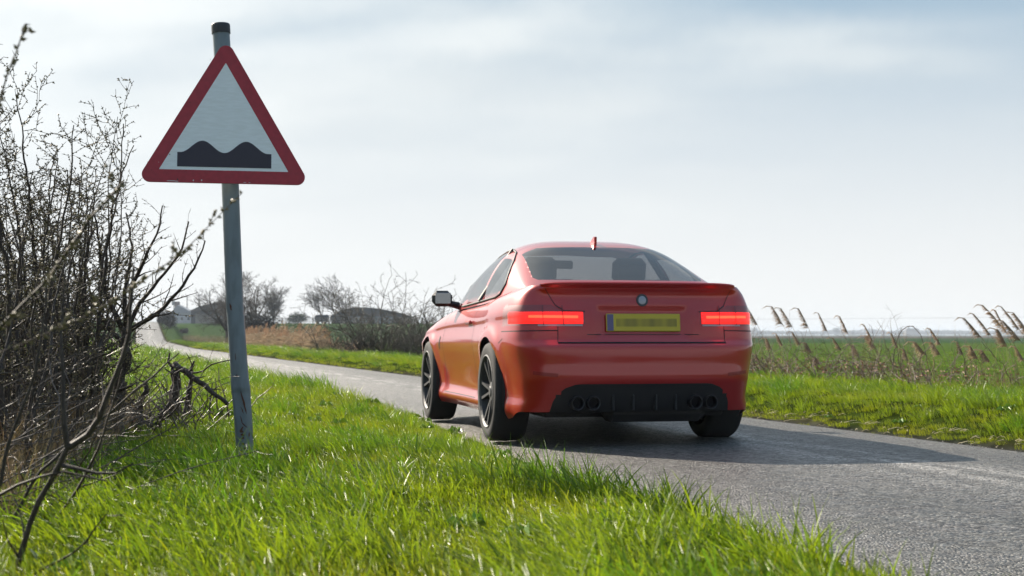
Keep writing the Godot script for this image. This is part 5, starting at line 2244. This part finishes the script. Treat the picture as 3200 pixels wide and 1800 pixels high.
		li.name = "tail_light_glow"
		li.light_color = Color(1.0, 0.10, 0.06)
		li.light_energy = 0.002
		li.light_size = 0.05
		li.omni_range = 6.0
		li.omni_attenuation = 2.0
		li.shadow_enabled = true
		li.position = Vector3(-0.64 if left else 0.64, 0.815, 2.20)
		car_.add_child(li, true)

	# --- decks: boot lid and bonnet, each from rim to rim
	var deck_red := Buf.new()
	var tops := []
	for i in us.size():
		var s := us[i]
		tops.append(body_at(s, vs_of.call(s, nv - 1)))
	var acr := 16
	var dpos := PackedVector3Array()
	for i in us.size():
		var t: Vector3 = tops[i]
		var yd := maxf(table(DECK, t.z), t.y)
		for j in acr * 2 + 1:
			var f := float(j) / acr - 1.0
			var g := pow(absf(f), 1.0)
			var y := t.y + (yd - t.y) * (1.0 - pow(g, 2.6))
			# power bulges on the bonnet
			if t.z < -0.9:
				y += 0.010 * exp(-pow((absf(f) - 0.55) / 0.14, 2.0)) * smoothstep(-0.9, -1.2, t.z) * smoothstep(-2.2, -1.9, t.z)
			dpos.append(Vector3(t.x * f, y, t.z))
	for p in dpos:
		deck_red.at(p)
	var dn := acr * 2 + 1
	for i in us.size() - 1:
		for j in dn - 1:
			var a := i * dn + j
			var c: Vector3 = (dpos[a] + dpos[a + dn + 1]) * 0.5
			var w := table(BELT_W, clampf(c.z, -0.86, 1.78)) - 0.06
			if c.z > -0.74 and c.z < 1.62 and absf(c.x) < w:
				continue
			deck_red.quad(a, a + 1, a + dn + 1, a + dn)
	put("deck", deck_red, paint, car_)
	# boot lid lip
	var lip := Buf.new()
	var m_ := 40
	for k in m_ + 1:
		var f := float(k) / m_ * 2.0 - 1.0
		var s := s_at_x(absf(f) * 0.74)
		var c := body_at(s, 1.028)
		c.x = absf(c.x) * signf(f) if f != 0.0 else 0.0
		var taper := 1.0 - pow(absf(f), 8.0)
		lip.at(c + Vector3(0, -0.004, -0.07))
		lip.at(c + Vector3(0, 0.004 + 0.010 * taper, -0.02))
		lip.at(c + Vector3(0, 0.010 + 0.012 * taper, 0.014 + 0.012 * taper))
		lip.at(c + Vector3(0, 0.002 + 0.008 * taper, 0.018 + 0.012 * taper))
		lip.at(c + Vector3(0, -0.016, 0.004))
	for k in m_:
		for j in 4:
			var a := k * 5 + j
			lip.quad(a, a + 5, a + 6, a + 1)
	put("spoiler", lip, paint, car_)

	# --- cabin
	var zs := PackedFloat32Array()
	for k in 133:
		zs.append(-0.86 + 2.64 * k / 132.0)
	var na := 56
	var as_of := func(_z: float, j: int) -> float:
		return PI * 0.5 * j / (na - 1.0)
	var eval2 := func(p: Vector2) -> Vector3:
		return roof_at(clampf(p.x, -0.86, 1.78), clampf(p.y, 0.0, PI * 0.5))
	var front := PackedVector2Array([Vector2(-0.62, 0.955), Vector2(-0.42, 1.075), Vector2(-0.14, 1.215), Vector2(0.10, 1.292), Vector2(0.32, 1.318), Vector2(0.535, 1.316), Vector2(0.535, 0.968)])
	var quarter := PackedVector2Array([Vector2(0.595, 0.970), Vector2(0.595, 1.312), Vector2(0.80, 1.285), Vector2(0.98, 1.225), Vector2(1.12, 1.140), Vector2(1.20, 1.060), Vector2(1.17, 1.010), Vector2(1.08, 0.990)])
	var rearw := PackedVector2Array([Vector2(-0.1, 1.078), Vector2(0.605, 1.078), Vector2(0.628, 1.095), Vector2(0.565, 1.300), Vector2(0.540, 1.325), Vector2(-0.1, 1.338)])
	var screen := PackedVector2Array([Vector2(-0.1, 1.000), Vector2(0.70, 0.985), Vector2(0.54, 1.290), Vector2(0.50, 1.318), Vector2(-0.1, 1.335)])
	var regions2 := [
		["side_window", side_view, front, func(p: Vector3) -> bool: return p.x > 0.42 and p.z > -0.66 and p.z < 0.57 and p.y < 1.335],
		["quarter_window", side_view, quarter, func(p: Vector3) -> bool: return p.x > 0.42 and p.z > 0.565 and p.z < 1.25 and p.y < 1.33 and (p.x > 0.78 - 0.50 * (p.y - 0.94))],
		["rear_window", rear_view, rearw, func(p: Vector3) -> bool: return p.z > 0.98 and p.x < 0.66],
		["windscreen", rear_view, screen, func(p: Vector3) -> bool: return p.z < -0.02]]
	var cut2 := cut_surface(zs, as_of, na, eval2, regions2, 0.0125)
	put_mesh("roof", shell(cut2, "body", true), paint, car_)
	put_mesh("rear_window", shell(cut2, "rear_window", true), glass, car_)
	put_mesh("windscreen", shell(cut2, "windscreen", true), glass, car_)
	for left in [true, false]:
		put_mesh("side_window", shell(cut2, "side_window", false, left), glass, car_)
		put_mesh("quarter_window", shell(cut2, "quarter_window", false, left), glass, car_)
	# black surround of the side glass and of the rear window
	for left in [true, false]:
		var sb := Buf.new()
		var full := [[-0.66, 0.935], [-0.42, 1.09], [-0.14, 1.23], [0.10, 1.307], [0.32, 1.333], [0.57, 1.331], [0.80, 1.300], [0.99, 1.238], [1.135, 1.150], [1.225, 1.060], [1.19, 0.995], [1.08, 0.973], [0.57, 0.952], [-0.1, 0.932], [-0.66, 0.935]]
		var pts := PackedVector3Array()
		for q in full:
			var z: float = q[0]
			var yb := table(BELT_Y, z)
			var h := table(ROOF, z) - yb
			var r := clampf((q[1] - yb) / h, 0.0, 1.0)
			var a := asin(clampf(pow(r, 4.0 / 2.0), 0.0, 1.0))
			var p := roof_at(z, a) + Vector3(0.003, 0.002, 0)
			pts.append(Vector3(-p.x, p.y, p.z) if left else p)
		var rad := PackedFloat32Array()
		for q in pts:
			rad.append(0.009)
		sb.tube(pts, rad, 6)
		sb.tube(PackedVector3Array([pts[5], pts[12]]), PackedFloat32Array([0.024, 0.026]), 6)
		put("window_trim", sb, trim, car_)
	# roof aerial
	var fin := Buf.new()
	fin.prism(Transform3D(Basis(Vector3(0, 0, 1), Vector3.UP, Vector3(-1, 0, 0)), Vector3(0, 1.365, 0.93)), PackedVector2Array([Vector2(-0.07, 0.006), Vector2(0.06, -0.01), Vector2(0.065, 0.046), Vector2(0.045, 0.050)]), -0.010, 0.010)
	put("aerial", fin, paint, car_, false)

	# --- inside
	var inn := mat("cabin_black", lin(0.018, 0.018, 0.019), 0.8)
	var tub := Buf.new()
	tub.box(Transform3D(Basis(), Vector3(0, 0.30, 0.30)), Vector3(1.50, 0.06, 2.3))
	tub.box(Transform3D(Basis(), Vector3(-0.77, 0.60, 0.40)), Vector3(0.06, 0.58, 2.2))
	tub.box(Transform3D(Basis(), Vector3(0.77, 0.60, 0.40)), Vector3(0.06, 0.58, 2.2))
	tub.box(Transform3D(Basis(), Vector3(0, 0.965, 1.42)), Vector3(1.36, 0.03, 0.50))
	tub.box(Transform3D(Basis(), Vector3(0, 0.66, 1.18)), Vector3(1.46, 0.62, 0.05))
	put("cabin_tub", tub, inn, car_, false)
	var dash := Buf.new()
	dash.box(Transform3D(Basis(Vector3.RIGHT, -0.15), Vector3(0, 0.83, -0.52)), Vector3(1.46, 0.24, 0.46), 0.05)
	put("dashboard", dash, inn, car_, false)
	for x in [-0.36, 0.36]:
		var st := Buf.new()
		st.box(Transform3D(Basis(Vector3.RIGHT, 0.04), Vector3(x, 0.46, 0.20)), Vector3(0.50, 0.16, 0.52), 0.05)
		st.box(Transform3D(Basis(Vector3.RIGHT, 0.32), Vector3(x, 0.80, 0.56)), Vector3(0.48, 0.62, 0.14), 0.05)
		var seat := put("seat", st, inn, car_, false)
		var hd := Buf.new()
		hd.box(Transform3D(Basis(Vector3.RIGHT, 0.22), Vector3(x, 1.185, 0.68)), Vector3(0.27, 0.19, 0.10), 0.04)
		put("headrest", hd, inn, seat, false)
	for x in [-0.36, 0.36]:
		var st := Buf.new()
		st.box(Transform3D(Basis(Vector3.RIGHT, 0.45), Vector3(x, 0.76, 1.10)), Vector3(0.55, 0.50, 0.12), 0.04)
		var seat := put("rear_seat", st, inn, car_, false)
		var hd := Buf.new()
		hd.box(Transform3D(Basis(Vector3.RIGHT, 0.3), Vector3(x, 1.045, 1.22)), Vector3(0.30, 0.11, 0.09), 0.035)
		put("headrest", hd, inn, seat, false)
	var sw := Buf.new()
	var ring := PackedVector3Array()
	var rrad := PackedFloat32Array()
	for k in 21:
		var a := TAU_F * k / 20.0
		ring.append(Vector3(0.36 + cos(a) * 0.18, 0.92 + sin(a) * 0.17, -0.16 + sin(a) * 0.07))
		rrad.append(0.016)
	sw.tube(ring, rrad, 6)
	put("steering_wheel", sw, inn, car_)
	var mir := Buf.new()
	mir.box(Transform3D(Basis(Vector3.UP, 0.15), Vector3(0, 1.262, -0.10)), Vector3(0.24, 0.065, 0.03), 0.012)
	put("inner_mirror", mir, inn, car_, false)

	# --- floor, wheel housings
	var floor_ := Buf.new()
	floor_.box(Transform3D(Basis(), Vector3(0, 0.21, 0)), Vector3(1.30, 0.05, 3.95), 0.02)
	floor_.box(Transform3D(Basis(), Vector3(0, 0.235, 0.03)), Vector3(1.66, 0.05, 1.80), 0.02)
	floor_.box(Transform3D(Basis(), Vector3(0.12, 0.215, 1.98)), Vector3(0.72, 0.12, 0.24), 0.05)
	floor_.box(Transform3D(Basis(), Vector3(0, 0.42, 1.90)), Vector3(1.30, 0.30, 0.30))
	put("underside", floor_, dull, car_, false)
	for wz in WHEELS:
		for sx in [-1.0, 1.0]:
			var lb := Buf.new()
			for k in 23:
				var a := -0.25 + (PI + 0.5) * k / 22.0
				for x in [0.50, 0.885]:
					lb.at(Vector3(sx * x, 0.334 + sin(a) * 0.372, wz + cos(a) * 0.372))
			for k in 22:
				lb.quad(k * 2, k * 2 + 1, k * 2 + 3, k * 2 + 2)
			lb.box(Transform3D(Basis(), Vector3(sx * 0.50, 0.45, wz)), Vector3(0.02, 0.5, 0.74))
			put("wheel_housing", lb, dull, car_)
			car_wheel(car_, Vector3(sx * 0.795, 0.334, wz), sx, wz > 0.0)

	# --- rear furniture
	var plate := Buf.new()
	var pc := body_at(0.0, 0.79)
	var pt := Transform3D(Basis(Vector3.RIGHT, -0.10), Vector3(0, 0.792, pc.z + 0.012))
	plate.box(pt, Vector3(0.524, 0.114, 0.012), 0.004)
	var ym := mat("plate_yellow", Color.WHITE, 0.4)
	ym.albedo_texture = plate_print()
	var pl := put("number_plate", plate, mat("plate_back", lin(0.42, 0.33, 0.035), 0.5), car_, false)
	var pf := Buf.new()
	pf.use_uv = true
	pf.quad(pf.at(pt * Vector3(-0.256, -0.052, 0.0075), Vector2(0, 1)), pf.at(pt * Vector3(-0.256, 0.052, 0.0075), Vector2(0, 0)), pf.at(pt * Vector3(0.256, 0.052, 0.0075), Vector2(1, 0)), pf.at(pt * Vector3(0.256, -0.052, 0.0075), Vector2(1, 1)))
	put("plate_face", pf, ym, pl, false)
	var bc := body_at(0.0, 0.935)
	var badge := Buf.new()
	badge.lathe(Transform3D(Basis(Vector3.RIGHT, PI / 2 - 0.16), bc + Vector3(0, 0, 0.001)), PackedVector2Array([Vector2(0.041, -0.004), Vector2(0.041, 0.004), Vector2(0.038, 0.006), Vector2(0.034, 0.004), Vector2(0.0, 0.0045)]), 28)
	var bdg := put("badge", badge, mat("badge_rim", lin(0.05, 0.05, 0.055), 0.3, 0.3), car_)
	var bface := Buf.new()
	bface.lathe(Transform3D(Basis(Vector3.RIGHT, PI / 2 - 0.16), bc + Vector3(0, 0, 0.004)), PackedVector2Array([Vector2(0.027, 0.0), Vector2(0.027, 0.004), Vector2(0.0, 0.0046)]), 24)
	put("badge_face", bface, mat("badge_silver", lin(0.30, 0.31, 0.34), 0.3, 0.5), bdg)
	# shut lines: lid and bumper
	for left in [true, false]:
		put("shut_line", body_strip(line([0.0, 0.664], [s_at_x(0.60), 0.664], 22), 0.010, 0.0012, left), seam, car_)
		put("shut_line", body_strip(line([0.0, 0.716], [s_at_x(0.40), 0.716], 18), 0.005, 0.0012, left), seam, car_)
		put("shut_line", body_strip(line([s_at_x(0.60), 0.668], [s_at_x(0.60), 0.772], 8), 0.005, 0.0012, left), seam, car_)
		put("shut_line", body_strip(line([s_at_x(0.62), 0.905], [s_at_x(0.70), 1.02], 8), 0.005, 0.0012, left), seam, car_)
		put("shut_line", body_strip(line([s_at_z(1.78), 0.69], [s_at_z(1.70), 0.66], 8), 0.005, 0.0012, left), seam, car_)
		put("shut_line", body_strip(line([s_at_x(0.60), 0.742], [s_at_z(1.73), 0.735], 22), 0.006, 0.0012, left), seam, car_)
		# door
		put("shut_line", body_strip(line([s_at_z(0.62), 0.27], [s_at_z(0.66), 0.60], 10) + line([s_at_z(0.66), 0.60], [s_at_z(0.60), 0.945], 10), 0.006, 0.0012, left), seam, car_)
		put("shut_line", body_strip(line([s_at_z(-0.74), 0.27], [s_at_z(-0.66), 0.91], 18), 0.006, 0.0012, left), seam, car_)
		put("shut_line", body_strip(line([s_at_z(0.62), 0.262], [s_at_z(-0.74), 0.262], 24), 0.006, 0.0012, left), seam, car_)
		# bumper reflector and its frame
		put("bumper_reflector", body_strip(line([s_at_x(0.60), 0.46], [s_at_x(0.76), 0.475], 8), 0.022, 0.003, left), mat("reflector", lin(0.25, 0.01, 0.012), 0.25), car_)
		# door handle
		var hb := Buf.new()
		var hp := body_at(s_at_z(0.44), 0.80)
		hb.box(Transform3D(Basis(Vector3.UP, 0.0), Vector3((-1.0 if left else 1.0) * (hp.x + 0.016), 0.805, 0.44)), Vector3(0.022, 0.030, 0.20), 0.009)
		put("door_handle", hb, paint, car_, false)
		# gill in the front wing
		put("wing_vent", body_strip(line([s_at_z(-0.84), 0.60], [s_at_z(-0.80), 0.70], 8), 0.035, 0.002, left), trim, car_)
		# wing mirror
		var sg := -1.0 if left else 1.0
		var wm := Buf.new()
		wm.box(Transform3D(Basis(Vector3.UP, sg * 0.12), Vector3(sg * 0.925, 1.000, -0.46)), Vector3(0.170, 0.125, 0.105), 0.038)
		wm.tube(PackedVector3Array([Vector3(sg * 0.78, 0.945, -0.48), Vector3(sg * 0.88, 0.965, -0.46)]), PackedFloat32Array([0.030, 0.024]), 8)
		var wmm := put("wing_mirror", wm, trim, car_, false)
		var mg := Buf.new()
		mg.box(Transform3D(Basis(Vector3.UP, sg * 0.12), Vector3(sg * 0.925, 1.002, -0.404)), Vector3(0.128, 0.086, 0.006), 0.002)
		put("mirror_glass", mg, mat("mirror", lin(0.20, 0.21, 0.22), 0.05, 1.0), wmm, false)
		# fins under the bumper
		for x in [0.08, 0.22]:
			var fb := Buf.new()
			fb.box(Transform3D(Basis(), Vector3(sg * x, 0.285, 2.155)), Vector3(0.014, 0.10, 0.10), 0.004)
			put("diffuser_fin", fb, dull, car_, false)
		# pairs of tail pipes
		for x in [0.36, 0.47]:
			var ex := Buf.new()
			ex.lathe(Transform3D(Basis(Vector3.RIGHT, PI / 2), Vector3(sg * x, 0.285, 2.165)), PackedVector2Array([Vector2(0.036, -0.12), Vector2(0.042, -0.12), Vector2(0.044, 0.05), Vector2(0.042, 0.056), Vector2(0.037, 0.05), Vector2(0.036, -0.10), Vector2(0.0, -0.10)]), 18)
			put("exhaust_pipe", ex, chrome, car_)
		# headlamp, seen only from elsewhere
		put("headlamp", body_strip(line([s_at_z(-1.93), 0.64], [s_at_z(-2.17), 0.62], 10), 0.075, 0.003, left), mat("headlamp_lens", lin(0.4, 0.4, 0.42), 0.1), car_)


func car_wheel(car_: Node3D, at: Vector3, sx: float, rear: bool) -> void:
	var w := Node3D.new()
	var n := 0
	while car_.has_node("wheel" if n == 0 else "wheel_%03d" % n):
		n += 1
	w.name = "wheel" if n == 0 else "wheel_%03d" % n
	w.position = at
	car_.add_child(w, true)
	var t := Transform3D(Basis(Vector3(0, 0, -1), Vector3(sx, 0, 0), Vector3(0, -1, 0) * sx), Vector3.ZERO)
	var hw := 0.1325 if rear else 0.1225
	var ty := Buf.new()
	ty.lathe(t, PackedVector2Array([Vector2(0.243, -hw + 0.01), Vector2(0.285, -hw), Vector2(0.318, -hw + 0.012), Vector2(0.332, -hw + 0.036), Vector2(0.335, 0.0), Vector2(0.332, hw - 0.036), Vector2(0.318, hw - 0.012), Vector2(0.285, hw), Vector2(0.243, hw - 0.01)]), 44)
	put("tyre", ty, mat("tyre_rubber", lin(0.016, 0.016, 0.017), 0.85), w)
	var rim := Buf.new()
	rim.lathe(t, PackedVector2Array([Vector2(0.248, hw - 0.006), Vector2(0.240, hw - 0.002), Vector2(0.228, hw - 0.014), Vector2(0.222, hw - 0.05), Vector2(0.205, -hw + 0.02)]), 40)
	rim.lathe(t, PackedVector2Array([Vector2(0.0, hw - 0.030), Vector2(0.030, hw - 0.030), Vector2(0.036, hw - 0.036), Vector2(0.062, hw - 0.040), Vector2(0.070, hw - 0.06)]), 20)
	for k in 5:
		for e in [-1.0, 1.0]:
			var a: float = TAU_F * k / 5.0 + e * 0.17
			var b: float = TAU_F * k / 5.0 + e * 0.24
			var o := [Vector2(cos(a - 0.12), sin(a - 0.12)) * 0.06, Vector2(cos(a + 0.12), sin(a + 0.12)) * 0.06, Vector2(cos(b + 0.042), sin(b + 0.042)) * 0.232, Vector2(cos(b - 0.042), sin(b - 0.042)) * 0.232]
			var hts := [hw - 0.040, hw - 0.040, hw - 0.014, hw - 0.014]
			var top := []
			var bot := []
			for q in 4:
				top.append(t * Vector3(o[q].x, hts[q], o[q].y))
				bot.append(t * Vector3(o[q].x, hts[q] - 0.035, o[q].y))
			rim.face(top[0], top[1], top[2], top[3])
			for q in 4:
				rim.face(top[q], bot[q], bot[(q + 1) % 4], top[(q + 1) % 4])
	put("rim", rim, mat("alloy", lin(0.055, 0.055, 0.058), 0.6, 0.3), w, false)
	var disc := Buf.new()
	disc.lathe(t, PackedVector2Array([Vector2(0.07, -0.01), Vector2(0.185, -0.01), Vector2(0.185, 0.015), Vector2(0.07, 0.015)]), 32)
	put("brake_disc", disc, mat("disc_steel", lin(0.16, 0.155, 0.15), 0.4, 0.8), w, false)


# the plate's print: yellow, a blue band at the left; the characters in the photograph cannot be read
func plate_print() -> ImageTexture:
	var im := Image.create(256, 52, false, Image.FORMAT_RGB8)
	var y := Color(0.74, 0.66, 0.16)
	im.fill(y)
	im.fill_rect(Rect2i(0, 0, 22, 52), Color(0.36, 0.34, 0.48))
	for i in 256:
		for j in 52:
			if i < 22:
				continue
			var v := 0.0
			if j > 10 and j < 42 and i > 30 and i < 246:
				v = 0.30 + 0.05 * sin(i * 0.21) + 0.08 * sin(i * 0.083 + 1.0)
				v *= smoothstep(10.0, 17.0, float(j)) * smoothstep(42.0, 35.0, float(j))
			im.set_pixel(i, j, y.lerp(Color(0.16, 0.15, 0.08), clampf(v, 0.0, 1.0)))
	im.generate_mipmaps()
	return ImageTexture.create_from_image(im)
